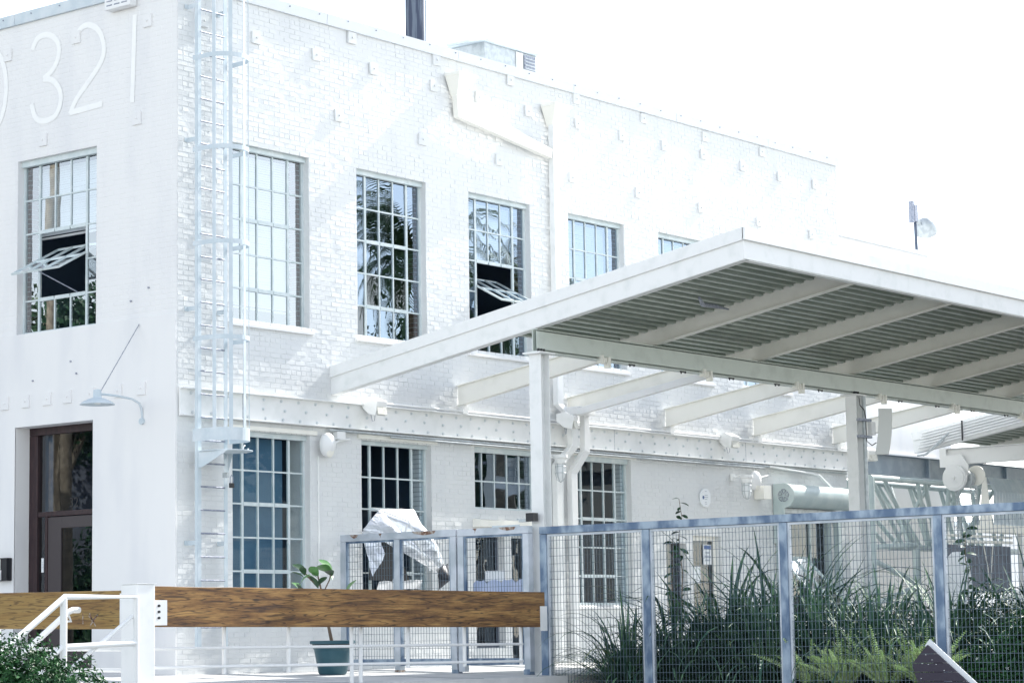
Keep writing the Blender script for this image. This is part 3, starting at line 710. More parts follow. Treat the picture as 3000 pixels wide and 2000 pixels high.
b = MB(); b.box(.64, .68, -.30, -.21, 2.60, 2.67); b.build('hasp', M_GREYM, PK)

# ================================================================== LEADER HEADS AND DOWNPIPES
def head(b, x, z):
    # tapered rain head
    w1, w2, dy = .23, .075, -.03
    vs = []
    for (w_, o, zz) in ((w1, .30, z+.28), (w1, .30, z+.235), (w1-.015, .285, z+.235), (w2, .12, z-.06)):
        vs += [(x-w_, dy, zz), (x+w_, dy, zz), (x+w_, dy-o, zz), (x-w_, dy-o, zz)]
    fs = []
    for r in range(3):
        for k in range(4): fs.append((4*r+k, 4*r+(k+1) % 4, 4*r+4+(k+1) % 4, 4*r+4+k))
    b.add(vs, fs)
DP1 = thing('rain_leader', 'cream rain head with a slanting downpipe on the upper side wall', 'downpipe', (5.85, -.1, 9.0))
b = MB(); head(b, 5.86, 8.80); b.build('rain_head', M_CREAM, DP1)
b = MB(); b.rect_tube([(5.84, -.11, 8.76), (5.84, -.11, 8.55), (8.18, -.11, 8.18)], .10, .15, (0, 1, 0)); b.build('pipe', M_CREAM, DP1, bevel=.006)
DP2 = thing('rain_leader', 'cream rain head with a straight vertical downpipe between upper windows', 'downpipe', (8.3, -.1, 9.0))
b = MB(); head(b, 8.29, 8.72); b.build('rain_head', M_CREAM, DP2)
b = MB(); b.rect_tube([(8.28, -.11, 8.68), (8.28, -.11, 4.10), (8.52, -.20, 3.90), (8.52, -.20, 3.42), (8.24, -.10, 3.12), (8.24, -.10, .0)], .10, .14, (0, 1, 0)); b.build('pipe', M_STEELW, DP2, bevel=.006)
DP3 = thing('gutter_downpipe', 'white square downpipe running along a canopy rafter then down the wall', 'downpipe', (8.8, -.2, 4.0))
b = MB(); b.rect_tube([(8.44, -3.0, 4.38), (8.44, -.40, 3.97)], .09, .11, (1, 0, 0)); b.rect_tube([(8.80, -.24, 4.06), (8.80, -.24, 3.36), (8.60, -.12, 3.0), (8.60, -.12, 0)], .10, .14, (0, 1, 0)); b.box(8.40, 8.86, -.42, -.20, 3.93, 4.06)
b.build('pipe', M_WHITE, DP3, bevel=.006)

# ================================================================== WALL LIGHTS
def flood(x, lab, y=-.17, z=3.75):
    t = thing('flood_box_light', lab, 'wall light', (x, y, z), 'square box lights along the channel beam')
    b = MB(); b.prism([(-.11, .10, .12), (-.11, -.04, .15), (-.11, -.20, .08), (-.11, -.16, -.13), (-.11, -.02, -.10), (-.11, .10, .0)], (.22, 0, 0)); o = link('housing', b.mesh('housing', M_STEELW), None, .006); o.parent = t
    b = MB(); b.obox((0, -.187, -.025), (.10, 0, 0), (0, .018, .09), (0, .004, -.001)); o = link('lens', b.mesh('lens', M_FLOOD)); o.parent = t
    b = MB(); b.tube([(-.05, -.02, -.10), (-.02, -.02, -.20), (.03, -.02, -.19), (.04, -.02, -.10)], .005, 5); o = link('cable', b.mesh('cable', M_RUNG)); o.parent = t
    return t
f0 = flood(3.72, 'square box light on the channel beam nearest the building corner')
copy_thing(f0, (8.18, -.30, 3.80), .35, 'square box light tucked beside the vertical downpipe bend')
copy_thing(f0, (13.1, -.17, 3.75), -.1, 'square box light on the channel beam above the caged lamp')
copy_thing(f0, (17.9, -.20, 3.74), -.3, 'square box light behind the panel antenna column')
def dome(x, y, z, lab):
    t = thing('round_wall_light', lab, 'wall light', (x, y, z), 'round eyelid wall lights')
    M2 = Matrix.Rotation(math.pi/2, 4, 'X') @ Matrix.Scale(1.25, 4, (0, 1, 0))
    b = MB(); b.lathe([(.13, -.02), (.14, .03), (.12, .07), (.07, .105), (.0, .12)], 22, M2)
    o = link('cover', b.mesh('cover', M_WHITE)); o.parent = t
    for p in o.data.polygons: p.use_smooth = True
    b = MB(); b.lathe([(.075, .095), (.05, .115), (.0, .12)], 16, T(0, 0, -.09) @ Matrix.Rotation(math.pi/2+.3, 4, 'X') @ T(0, 0, -.02)); o = link('lens', b.mesh('lens', M_CREAM)); o.parent = t
    b = MB(); b.tube([(.12, .03, .0), (.30, .04, .08), (.55, .06, .12)], .016, 7); o = link('conduit', b.mesh('conduit', M_STEELW)); o.parent = t
    return t
d0_ = dome(2.80, -.12, 3.16, 'round eyelid wall light between the first two lower windows')
copy_thing(d0_, (14.0, -.14, 3.10), 0, 'round eyelid wall light beside the roller shutter hood')
b = MB(); b.box(3.05, 3.22, -.10, -.012, 3.26, 3.37); tag(b.build('junction_box', M_WHITE, None), 'small white junction box under the channel beam by the round light', 'junction box')
b = MB(); b.box(14.18, 14.42, -.22, -.012, 2.78, 3.02); tag(b.build('junction_box', M_CREAM, None), 'cream junction box beside the roller shutter hood', 'junction box')
def jelly(x, y, z, lab):
    t = thing('caged_lamp', lab, 'lamp', (x, y, z), 'caged jar lamps under the channel beam')
    b = MB(); b.lathe([(.0, .13), (.115, .13), (.12, .08), (.095, .06), (.09, .0), (.08, -.02)], 20); o = link('cap', b.mesh('cap', M_STEELW)); o.parent = t
    b = MB(); b.lathe([(.07, -.02), (.075, -.15), (.06, -.23), (.03, -.27), (0, -.28)], 18); o = link('globe', b.mesh('globe', M_SIGN)); o.parent = t
    for p in o.data.polygons: p.use_smooth = True
    b = MB()
    for i in range(6):
        a = math.pi*i/3; ca, sa = math.cos(a), math.sin(a)
        b.tube([(.085*ca, .085*sa, -.01), (.088*ca, .088*sa, -.16), (.06*ca, .06*sa, -.27), (0, 0, -.31)], .005, 5)
    for zz in (-.06, -.16): b.tube([(.088*math.cos(math.pi*i/8), .088*math.sin(math.pi*i/8), zz) for i in range(17)], .005, 5)
    o = link('wire_guard', b.mesh('wire_guard', M_GREYM)); o.parent = t
    b = MB(); b.tube([(0, .04, .11), (0, .14, .12), (0, .22, .10), (0, .30, .10)], .022, 8); b.tube([(0, .30, .16), (0, .30, .04)], .05, 12); o = link('bracket', b.mesh('bracket', M_STEELW)); o.parent = t
    return t
j0 = jelly(7.98, -.36, 3.13, 'caged jar lamp on the wall between the downpipe and the third lower window')
copy_thing(j0, (13.43, -.34, 3.04), 0, 'caged jar lamp near the roller shutter hood')
CM = thing('door_closer_box', 'small black box with bracket fixed to the canopy post above the gate', 'box', (3.0, -3.62, 1.95))
b = MB(); b.box(2.93, 3.03, -3.73, -3.60, 1.93, 2.04); b.build('housing', M_BLACK, CM); b = MB(); b.box(2.94, 3.0, -3.60, -3.47, 1.925, 1.965); b.tube([(2.97, -3.47, 1.955), (2.97, -3.42, 1.97)], .01, 6); b.build('bracket', M_GREYM, CM)
# octagonal plaque
OC = thing('octagonal_plaque', 'small white octagonal plaque with a blue star on the lower side wall', 'sign', (12.57, -.03, 2.75))
hw, hh = .155, .155
po = [(12.57+hw*a, -.035, 2.75+hh*c) for a, c in ((-.45, -1), (.45, -1), (1, -.5), (1, .5), (.45, 1), (-.45, 1), (-1, .5), (-1, -.5))]
b = MB(); b.prism(po, (0, .025, 0)); b.build('plate', M_SIGN, OC)
b = MB()
for k in range(3):
    a = math.pi*k/3; b.obox((12.50, -.038, 2.755), (.032*math.cos(a), 0, .032*math.sin(a)), (-.007*math.sin(a), 0, .007*math.cos(a)), (0, .002, 0))
b.build('blue_star', M_INK, OC)
b = MB()
for i, (q, ww) in enumerate(((2.79, .09), (2.755, .10), (2.72, .075), (2.67, .05), (2.64, .065), (2.86, .06))): b.box(12.545 if i < 3 else 12.55, 12.545+ww, -.038, -.0355, q, q+.010)
b.build('print_lines', M_GINK, OC)
# roller shutter hood
RH = thing('roller_shutter_hood', 'pale green barrel hood of a roller shutter above the far doorway', 'roller shutter', (15.9, -.2, 2.9))
MX = Matrix.Rotation(math.pi/2, 4, 'Y')
b = MB(); b.tube([(14.85, -.24, 2.86), (17.0, -.24, 2.86)], .21, 30); b.box(14.85, 17.0, -.24, -.01, 2.66, 3.06); b.build('barrel', M_TRUSS, RH, smooth=True)
b = MB(); b.tube([(14.80, -.24, 2.86), (14.85, -.24, 2.86)], .225, 30); b.box(14.806, 14.85, -.24, -.01, 2.0, 3.08); b.build('end_plate', M_TRUSS, RH)
b = MB(); b.tube([(17.0, -.24, 2.86), (17.05, -.24, 2.86)], .225, 30); b.build('end_plate', M_TRUSS, RH)
b = MB()
for k in range(5):
    a = 2*math.pi*k/5
    ring = [(14.79, -.24+.11*math.cos(a+t), 2.86+.11*math.sin(a+t)) for t in (0, .3, .6, .9)]
    b.tube(ring+[(14.79, -.24+.03*math.cos(a+.45), 2.86+.03*math.sin(a+.45)), ring[0]], .008, 5)
b.build('spoke_vents', M_RUNG, RH)
for x in (14.86, 16.9):
    b = MB(); b.box(x, x+.1, -.12, -.01, -.03, 2.6); b.build('guide_rail', M_TRUSS, RH)
b = MB()
for i in range(2): b.box(14.98, 16.9, -.075, -.05, 2.56-.10*i, 2.65-.10*i)
b.build('shutter_slat', M_GREYM, RH)

# ================================================================== CANOPY
def canopy(x0, x1, label, rafters, beam=True, posts=(), y_out=-7.08, fascia_h=.41, deck_in=-2.7, dx=0, far=False):
    C = thing('canopy', label, 'canopy', (x0, 0, 0))
    sl_ = (5.09-3.91)/7.08
    zb = lambda y: 3.91+(-y)*sl_       # underside of end fascia
    b = MB()
    # end fascia: deep steel channel from wall to the outer corner, wall end cut on a slant
    b.prism([(x0-.05, .0, zb(0)), (x0-.05, .06-.0, zb(0)+.40), (x0-.05, y_out, zb(y_out)+fascia_h), (x0-.05, y_out, zb(y_out))], (.012, 0, 0))
    b.prism([(x0-.05, .0, zb(0)), (x0+.09, .0, zb(0)), (x0+.09, y_out, zb(y_out)), (x0-.05, y_out, zb(y_out))], (0, 0, -.012))
    b.prism([(x0-.085, .0, zb(0)+.24), (x0-.0505, .0, zb(0)+.24), (x0-.0505, y_out-.03, zb(y_out)+.24), (x0-.085, y_out-.03, zb(y_out)+.24)], (0, 0, .16))
    b.build('end_fascia', M_STEELW, C, bevel=.003)
    b = MB(); b.box(x0-.05, x1, y_out-.012, y_out, zb(y_out)-.0, zb(y_out)+fascia_h-.10); b.box(x0-.085, x1, y_out-.055, y_out-.013, zb(y_out)+.24, zb(y_out)+.40)
    b.box(x0, x1, y_out, y_out+.10, zb(y_out)-.012, zb(y_out))
    b.build('outer_fascia', M_STEELW, C, bevel=.003)
    # corrugated deck, ridges parallel to the wall
    prof = []; y = y_out+.02; pitch = .165; k = 0
    while y < deck_in:
        for (dy, dz) in ((0, 0), (.055, 0), (.062, .14), (.158, .14)):
            if y+dy < deck_in: prof.append((y+dy, zb(y+dy)+.225+dz))
        y += pitch
    vs = [(x0, p, q) for p, q in prof]+[(x1, p, q) for p, q in prof]; n = len(prof)
    vs += [(x0, p, q+.006) for p, q in prof]+[(x1, p, q+.006) for p, q in prof]
    fs = [(i, i+1, n+i+1, n+i) for i in range(n-1)]+[(2*n+i, 3*n+i, 3*n+i+1, 2*n+i+1) for i in range(n-1)]
    b = MB(); b.add(vs, fs); b.build('corrugated_deck', M_DECKM, C)
    b = MB(); b.box(x0-.04, x1, y_out-.0, deck_in, 0, 0) if False else None
    b.add([(x0, y_out, zb(y_out)+.385), (x1, y_out, zb(y_out)+.385), (x1, deck_in, zb(deck_in)+.385), (x0, deck_in, zb(deck_in)+.385)], [(0, 1, 2, 3)]); b.build('roof_membrane', M_WHITE, C)
    for x in rafters:
        b = MB(); yy0, yy1 = -.02, y_out+.02; hh_ = .29
        def q(yv, o): return (x, yv, zb(yv)+o)
        off = -.10
        if True:
            # web + flanges (I section)
            z0 = .015
            b.prism([(x-.006, yy0, zb(yy0)+z0), (x-.006, yy0, zb(yy0)+z0+hh_), (x-.006, -4.0, zb(-4.0)+z0+hh_-.05), (x-.006, yy1, zb(yy1)+z0+hh_-.05), (x-.006, yy1, zb(yy1)+z0-.0), (x-.006, -3.68, zb(-3.68)+z0)], (.012, 0, 0))
            b.prism([(x-.06, yy0, zb(yy0)+z0), (x+.06, yy0, zb(yy0)+z0), (x+.06, yy1, zb(yy1)+z0), (x-.06, yy1, zb(yy1)+z0)], (0, 0, -.014))
            b.prism([(x-.06, yy0, zb(yy0)+z0+hh_), (x+.06, yy0, zb(yy0)+z0+hh_), (x+.06, deck_in, zb(deck_in)+z0+hh_-.055), (x-.06, deck_in, zb(deck_in)+z0+hh_-.055)], (0, 0, .014))
        b.build('rafter', M_CREAM, C, bevel=.002)
        b = MB(); b.box(x-.015, x+.10, -.13, -.03, 3.80, 3.94); b.build('bearing_shoe', M_STEELW, C)
    # short cream bar hangers
    if beam:
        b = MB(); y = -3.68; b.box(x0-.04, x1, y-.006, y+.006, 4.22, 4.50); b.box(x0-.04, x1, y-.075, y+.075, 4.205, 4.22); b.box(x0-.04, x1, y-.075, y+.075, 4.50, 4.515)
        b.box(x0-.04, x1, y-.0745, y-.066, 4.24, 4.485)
        b.build('main_beam', M_STEELW_SHADED, C, bevel=.003)
        for x in (4.56, 7.11, 9.69, 12.27, 14.8, 17.39):
            b = MB(); b.tube([(x-.06, -3.77, 4.20), (x-.02, -3.77, 4.20)], .055, 16); b.tube([(x-.02, -3.77, 4.20), (x+.04, -3.77, 4.20)], .02, 8); b.box(x+.03, x+.08, -3.82, -3.73, 4.10, 4.25); b.box(x-.10, x-.06, -3.80, -3.70, 4.16, 4.27)
            b.build('trolley_bracket', M_CREAM, C)
        for i in range(10):
            x = 5.2+1.28*i; b = MB(); b.tube([(x, -3.74, 4.205), (x, -3.74, 4.165)], .012, 6); b.tube([(x+.1, -3.74, 4.205), (x+.1, -3.74, 4.175)], .012, 6); b.box(x-.02, x+.12, -3.75, -3.73, 4.188, 4.203)
            b.build('beam_clip', M_BLACK, C)
    for x in posts:
        zf = dockz(-3.68)
        b = MB(); w_ = .095
        b.box(x-w_, x-w_+.010, -3.68-.10, -3.68+.10, zf, 4.18); b.box(x+w_-.010, x+w_, -3.78, -3.58, zf, 4.18); b.box(x-w_+.010, x+w_-.010, -3.686, -3.674, zf, 4.18)
        PO = b.build('post', M_STEELW, C, bevel=.002)
        b = MB(); b.box(x-.17, x+.17, -3.83, -3.53, 4.18, 4.203); b.box(x-.17, x+.17, -3.85, -3.51, zf, zf+.02); b.build('post_plate', M_STEELW, PO)
        b = MB()
        for i in (-1, 0, 1): b.tube([(x-.10+.06*i+.02, -3.78, 4.203), (x-.10+.06*i+.02, -3.78, 4.245)], .018, 6)
        b.build('plate_bolts', M_BLACK, PO)
    return C
CX0 = 3.08
CN = canopy(CX0, 19.0, 'large white steel canopy with corrugated roof sloping up from the side wall', [5.87+2.78*i for i in range(5)], posts=(3.18, 11.5))
# a torn strip of deck lining under the first bay
b = MB(); b.tube([(4.6, -5.35, 4.93), (4.9, -5.2, 4.88), (5.3, -5.15, 4.90), (5.7, -5.1, 4.90)], [.02, .035, .03, .01], 6); b.build('sagging_strip', M_RUNG, CN)
for (yy, zz) in ((-3.55, .35), ): pass
C2 = canopy(20.2, 34, 'second white canopy with conduits along its end, beyond the main canopy', [22.9, 25.7, 28.5], beam=False, deck_in=-.2)
C2.location = (20.2, 0, 0)
CT = thing('conduit_bank', 'bank of white conduits clamped along the end of the second canopy', 'conduits', (20.1, -.3, 4.0))
for i in range(6):
    b = MB(); z = 3.97+.058*i; b.tube([(20.05, -.15-.02*i, z+.02), (20.05, -3.0, z+.02+2.85*.1667)], .018, 8); b.build('conduit', M_WHITE, CT, smooth=True)
b = MB(); b.obox((20.02, -1.15, 4.28), (.012, 0, 0), (0, .012, 0), (0, 0, .20)); b.build('clamp', M_BLACK, CT)
b = MB(); b.tube([(20.02, -.85, 4.25), (20.0, -.6, 4.05), (20.0, -.35, 3.85), (20.0, -.15, 3.84)], .018, 8); b.tube([(20.02, -.75, 4.13), (20.0, -.5, 3.95), (20.0, -.28, 3.83)], .018, 8); b.build('conduit_bend', M_GREYM, CT)

# panel antenna on the second post
AN = thing('panel_antenna', 'tall curved white panel antenna strapped to the second canopy post', 'antenna', (11.8, -3.95, 3.6))
b = MB(); pts = []
for i in range(9):
    t = i/8; z = 3.98-.75*t; bow = .11*(t**2.2)
    pts.append((t, z, bow))
vs = []; 
for t, z, bow in pts:
    c = Vector((11.93-bow*.9, -4.03+bow*.3, z)); vs += [c+Vector((-.15, .06, 0)), c+Vector((.02, -.09, 0)), c+Vector((.11, -.05, 0)), c+Vector((-.06, .10, 0))]
fs = [(0, 1, 2, 3)[::-1], tuple(len(vs)-4+q for q in range(4))]
for i in range(8):
    for k in range(4): fs.append((4*i+k, 4*i+(k+1) % 4, 4*i+4+(k+1) % 4, 4*i+4+k))
b.add(vs, fs); b.build('antenna_panel', M_ALU, AN, bevel=.008)
for z in (3.79, 3.52):
    b = MB(); b.box(11.38, 11.75, -3.86, -3.79, z-.02, z+.02); b.build('strap_clamp', M_RUNG, AN)
b = MB(); b.box(11.64, 11.76, -3.92, -3.84, 3.55, 3.76); b.build('radio_box', M_WHITE, AN)
b = MB(); b.tube([(11.40, -3.84, 4.15), (11.42, -3.84, 4.02), (11.55, -3.84, 3.95), (11.60, -3.84, 3.8), (11.60, -3.84, 3.45), (11.70, -3.88, 3.38), (11.80, -3.9, 3.43)], .008, 6); b.build('cable', M_BLACK, AN)
b = MB(); b.tube([(11.61, -3.80, -.1), (11.61, -3.80, 4.18)], .035, 12); b.build('mast', M_GREYM, AN, smooth=True)

# ================================================================== GATE + FENCE (plane x = 2.95)
GX = 2.95
def wires(b, y0, y1, z0, z1, x, r=.0022, pv=.0508, ph=.1016):
    n = int(abs(y1-y0)/pv)
    for i in range(1, n+1):
        y = y0+(y1-y0)*i/(n+1); b.box(x-r, x+r, y-r, y+r, z0, z1)
    n = int((z1-z0)/ph)
    for i in range(1, n+1):
        z = z1-ph*i+.02
        b.box(x-r-.004, x-.001+r-.004, y1, y0, z-r, z+r)
def gate(label, y0, y1, mids, ztop, m, zbot=.13, mtop=None):
    t = thing('mesh_gate', label, 'gate', (GX, (y0+y1)/2, -.05))
    w_ = .05
    b = MB()
    for y in (y0, y1): b.box(GX-w_, GX+w_, min(y, y), max(y, y), 0, 0) if False else None
    b.box(GX-.05, GX+.05, y0-.10, y0, -.05, ztop-.10); b.box(GX-.05, GX+.05, y1, y1+.10, -.05, ztop-.10)
    b.box(GX-.05, GX+.05, y1, y0, ztop-.098, ztop)
    for ym in mids: b.box(GX-.05, GX+.05, ym-.05, ym+.05, -.05, ztop-.10)
    b.build('frame', m, t, bevel=.005)
    b = MB(); b.box(GX-.045, GX+.045, y1+.10, y0-.10, zbot-.09, zbot); b.build('bottom_rail', M_GALV, t)
    seg = [y0-.10]+[q for ym in mids for q in (ym+.05, ym-.05)]+[y1+.10]
    for a, c in zip(seg[::2], seg[1::2]):
        b = MB(); wires(b, a-.004, c+.004, zbot, ztop-.10, GX-.02); stuff(b.build('wire_mesh', M_WIRE, t))
        b = MB()
        for (p, q) in ((a, a-.025), (c+.025, c)): b.box(GX-.035, GX-.0, q, p, zbot, ztop-.10)
        b.box(GX-.035, GX, c+.025, a-.025, ztop-.125, ztop-.10); b.build('mesh_channel', M_GALV, t)
    return t
g1 = gate('wide mesh gate with a centre post between the potted plant and the smaller gate', -.27, -2.40, (-1.33,), 1.875, M_GALVR)
g2 = gate('single mesh gate beside the canopy post with a pale blue sheet behind it', -2.43, -3.66, (), 1.87, M_GALVR)
for (ya, yb, g) in ((-.45, -.62, g1), (-1.0, -1.06, g1), (-1.62, -2.05, g1), (-2.7, -2.78, g2), (-3.15, -3.45, g2)):
    b = MB(); b.prism([(GX-.0515, ya, 1.87), (GX-.0515, yb, 1.868), (GX-.0515, yb+.03, 1.83), (GX-.0515, (ya+yb)/2, 1.80+.02*((ya*7) % 1)), (GX-.0515, ya-.04, 1.84)], (.001, 0, 0)); b.build('rust_stain', M_RUST, g)
for y, g in ((-.36, g1), (-1.33, g1), (-2.36, g1), (-3.60, g2)):
    b = MB(); b.box(GX-.052, GX+.052, y-.052, y+.052, -.09, -.02); b.build('rusty_foot', M_RUST if y > -2 else M_GALV, g)
b = MB(); b.box(GX-.055, GX-.05, -3.52, -3.05, 1.868, 1.892); b.build('latch_plate', M_LADDER, g2)
BS = thing('blue_sheet', 'pale blue sheet hung behind the lower half of the small gate', 'sheet', (3.1, -3.1, .9))
b = MB(); pts = []
for i in range(21):
    y = -2.56-.98*i/20; zt = 1.16+.008*math.sin(i*1.9)+(.01 if i % 5 else -.03)
    pts.append((3.07+.01*math.sin(i*.9), y, zt))
vs = pts+[(p[0], p[1], .66) for p in pts]+[(p[0]+.004, p[1], p[2]) for p in pts]+[(p[0]+.004, p[1], .66) for p in pts]
b.add(vs, [(i, i+1, 22+i, 21+i) for i in range(20)]+[(42+i, 63+i, 64+i, 43+i) for i in range(20)]); b.build('sheet', M_BLUEP, BS)
b = MB(); b.box(3.14, 3.16, -3.05, -2.72, 1.16, 1.30); tag(b.build('white_board', M_SIGN, None), 'small white board propped above the blue sheet behind the small gate', 'board')

FE = thing('mesh_fence', 'long galvanised steel mesh fence in front of the plants', 'fence', (GX, -8, -1.1))
fy = [-3.90, -5.56, -7.62, -9.74, -11.9, -14.0]
for i, y in enumerate(fy):
    b = MB(); wd = .055
    b.box(GX-.05, GX+.05, y-wd, y+wd, -1.1, 1.745); b.build('post', M_GALV, FE, bevel=.006)
b = MB(); b.box(GX-.055, GX+.055, fy[-1]-.05, fy[0]+.055, 1.748, 1.845); b.build('top_rail', M_GALV, FE, bevel=.006)
for a, c in zip(fy, fy[1:]):
    y0, y1 = a-.055, c+.055
    b = MB(); wires(b, y0-.002, y1+.002, -.9, 1.74, GX-.015, r=.0025); stuff(b.build('wire_mesh', M_WIRE, FE))
    b = MB(); b.box(GX-.03, GX+.01, y1, y1+.03, -.95, 1.715); b.box(GX-.03, GX+.01, y0-.03, y0, -.95, 1.715); b.box(GX-.03, GX+.01, y1+.002, y0-.002, 1.715, 1.745); b.build('mesh_channel', M_WIRE if False else M_GALVR, FE)

# dark slatted board in front of the fence
SB = thing('slatted_board', 'dark plum slatted board with a pointed top leaning before the fence', 'board', (2.55, -9.9, -1.1))
z = .24-.10
def rgt(z): return -9.74-(.24-z)*1.18
def lft(z): return -9.74+(.24-z)*.95 if z > .02 else -9.53-(.02-z)*.35
k = 0; zt = .24
while zt > -1.1:
    zb_ = zt-.098
    b = MB(); pl_ = [(2.55, lft(zt-1e-4), zt), (2.55, rgt(zt), zt), (2.55, rgt(zb_), zb_), (2.55, lft(zb_), zb_)]
    if k == 0: pl_ = [(2.55, -9.74, .24), (2.55, rgt(zb_), zb_), (2.55, lft(zb_), zb_)]
    b.prism(pl_, (.03, 0, 0)); b.build('slat', M_PLUM, SB); zt -= .104; k += 1
b = MB(); b.bar((2.60, -9.72, .27), (2.60, -11.25, -1.05), .10, .015, (1, 0, 0)); b.build('sunlit_edge', M_CLOTH, SB)  # white colour stands in for sunlight along the board's upper edge
b = MB(); b.box(2.585, 2.63, -9.90, -9.80, -1.1, .10); b.build('back_batten', M_PLUM, SB)
b = MB()
for (y, z) in ((-9.72, .13), (-9.80, .07), (-9.67, .03), (-9.75, .02), (-9.85, .02), (-9.95, -.05), (-9.65, -.14), (-9.70, -.25)): b.box(2.546, 2.549, y-.006, y+.006, z-.003, z+.003)
b.build('nails', M_SIGN, SB)

# ================================================================== TIMBER BARRIER, POST AND RAILS
TB = thing('timber_rail', 'long weathered brown timber beam between the white post and the canopy fence', 'timber beam', (0, -4, .75))
def zb_(x): return .585+(.53-.585)*(x+4.25)/6.9
xs = [-4.22+6.95*i/24 for i in range(25)]; b = MB(); vs = []
rt = random.Random(2)
for i, x in enumerate(xs):
    t = rt.uniform(-.003, .003); h = .435+(.455-.435)*i/24
    vs += [(x, -4.05, zb_(x)), (x, -3.93, zb_(x)), (x, -3.93, zb_(x)+h+t), (x, -4.05, zb_(x)+h+t)]
fs = [(0, 1, 2, 3), tuple(len(vs)-4+q for q in (3, 2, 1, 0))]
for i in range(24):
    for k in range(4): fs.append((4*i+k, 4*i+4+k, 4*i+4+(k+1) % 4, 4*i+(k+1) % 4))
b.add(vs, fs); b.build('timber', M_TIMB, TB, bevel=.006)
b = MB(); b.box(-4.22, -4.0, -4.062, -4.052, .60, .87); b.build('bolt_plate', M_WHITE, TB, bevel=.002)
for z in (.68, .745, .81):
    b = MB(); b.tube([(-4.13, -4.062, z), (-4.13, -4.082, z)], .014, 8); b.build('bolt', M_BLACK, TB)
b = MB(); b.box(2.62, 2.76, -4.062, -4.052, .48, .80); b.build('bolt_plate', M_WHITE, TB)
TL = thing('timber_rail', 'honey coloured timber beam with carved marks left of the white post', 'timber beam', (-4.4, -1.5, .8))
b = MB(); b.prism([(-4.40, -3.86, .565), (-4.40, 1.5, .645), (-4.40, 1.5, 1.035), (-4.40, -3.86, .98)], (.12, 0, 0)); b.build('timber', M_TIMY, TL, bevel=.008)
b = MB()
for (p, q) in (((-3.15, .745), (-3.155, .63)), ((-3.245, .72), (-3.31, .67)), ((-3.31, .67), (-3.40, .735)), ((-3.26, .745), (-3.36, .605)), ((-3.40, .735), (-3.27, .61)), ((-3.29, .70), (-3.30, .66))):
    b.bar((-4.4015, *p), (-4.4015, *q), .002, .012, (0, .5, .5))
b.build('carved_mark', M_RUST, TL)
b = MB(); b.box(-4.415, -4.405, -3.87, -3.76, .60, .95); b.build('bolt_plate', M_WHITE, TL)
WP = thing('white_post', 'square white steel post joining the two timber beams', 'post', (-4.36, -4.0, -1.1))
b = MB(); b.box(-4.50, -4.24, -4.13, -3.87, -1.1, 1.04); b.build('post', M_WHITE, WP, bevel=.012)
b = MB(); b.box(-4.51, -4.23, -4.14, -3.86, 1.04, 1.05); b.build('cap', M_WHITE, WP)
PR = thing('pipe_railing', 'low white pipe railing hanging below the long brown timber beam', 'railing', (-1, -3.9, .3))
RY = -3.90
for x in (-4.07, -2.98, -1.94, .16, 1.25, 2.40):
    b = MB(); b.tube([(x, RY, .60), (x, RY, .05)], [.024, .024], 10); b.build('stub_post', M_WHITE, PR, smooth=True)
for x in (-.86, -.70):
    b = MB(); b.tube([(x, RY, .60), (x, RY, -.5)], .024, 10); b.build('stub_post', M_WHITE, PR, smooth=True)
for (z0, z1) in ((.350, .315), (.145, .095)):
    b = MB(); b.tube([(-4.30, RY-.01, z0), (2.42, RY-.01, z1)], .018, 10); b.build('rail', M_WHITE, PR, smooth=True)
PR2 = thing('pipe_railing', 'short white pipe railing below the honey coloured timber', 'railing', (-4.3, -2, .3))
for z0 in (.345, .12):
    b = MB(); b.tube([(-4.30, -3.85, z0), (-4.30, 1.2, z0+.06)], .022, 10); b.build('rail', M_WHITE, PR2, smooth=True)
for y in (-3.76, -1.6, .6):
    b = MB(); b.tube([(-4.30, y, .62), (-4.30, y, .02)], .026, 10); b.build('stub_post', M_WHITE, PR2, smooth=True)
SR = thing('stair_railing', 'white tubular stair handrail descending left in front of the timber', 'handrail', (-5.1, -4.2, -1.1))
Y = -4.22; R_ = .033
b = MB(); b.tube([(-4.60, Y, -1.1), (-4.60, Y, .90), (-5.58, Y, .90), (-6.9, Y, 0.02), (-7.6, Y, -.45)], R_, 12); b.build('top_rail', M_WHITE, SR, smooth=True)
b = MB(); b.tube([(-5.60, Y, .88), (-5.60, Y, -1.1)], .038, 12); b.build('post', M_WHITE, SR, smooth=True)
b = MB(); b.tube([(-5.60, Y, .385), (-4.60, Y, .415)], .032, 12); b.build('mid_rail', M_WHITE, SR, smooth=True)
b = MB(); b.tube([(-4.62, Y+.03, .70), (-5.62, Y+.03, .07), (-6.3, Y+.03, -.36)], .022, 10); b.build('brace', M_WHITE, SR, smooth=True)
b = MB(); b.tube([(-5.60, Y, .40), (-6.9, Y, -.46)], .032, 12); b.build('lower_rail', M_WHITE, SR, smooth=True)
SR2 = thing('stair_railing', 'white stair handrail with a curved end behind the front handrail', 'handrail', (-5.1, -3.2, -1.1))
Y = -3.3
b = MB(); b.tube([(-4.585, Y, .78), (-4.68, Y, .78), (-4.75, Y, .755), (-4.80, Y, .715), (-5.394, Y, .30), (-6.7, Y, -.62)], .034, 12); b.build('top_rail', M_WHITE, SR2, smooth=True)
b = MB(); b.tube([(-4.74, Y, .73), (-4.70, Y, .66), (-4.80, Y, .66)], .014, 8); b.build('bracket', M_WHITE, SR2)
b = MB(); b.tube([(-5.9, Y, -.06), (-5.9, Y, -1.1)], .03, 10); b.build('post', M_WHITE, SR2, smooth=True)
b = MB()
for i in range(5): b.box(-5.62-.3*(i+1), -5.60-.3*i, -4.25, -3.2, -1.1, -.05-.19*(i+1))
tag(b.build('dock_steps', M_DOCK), 'concrete steps down from the loading dock beside the shrub', 'steps')

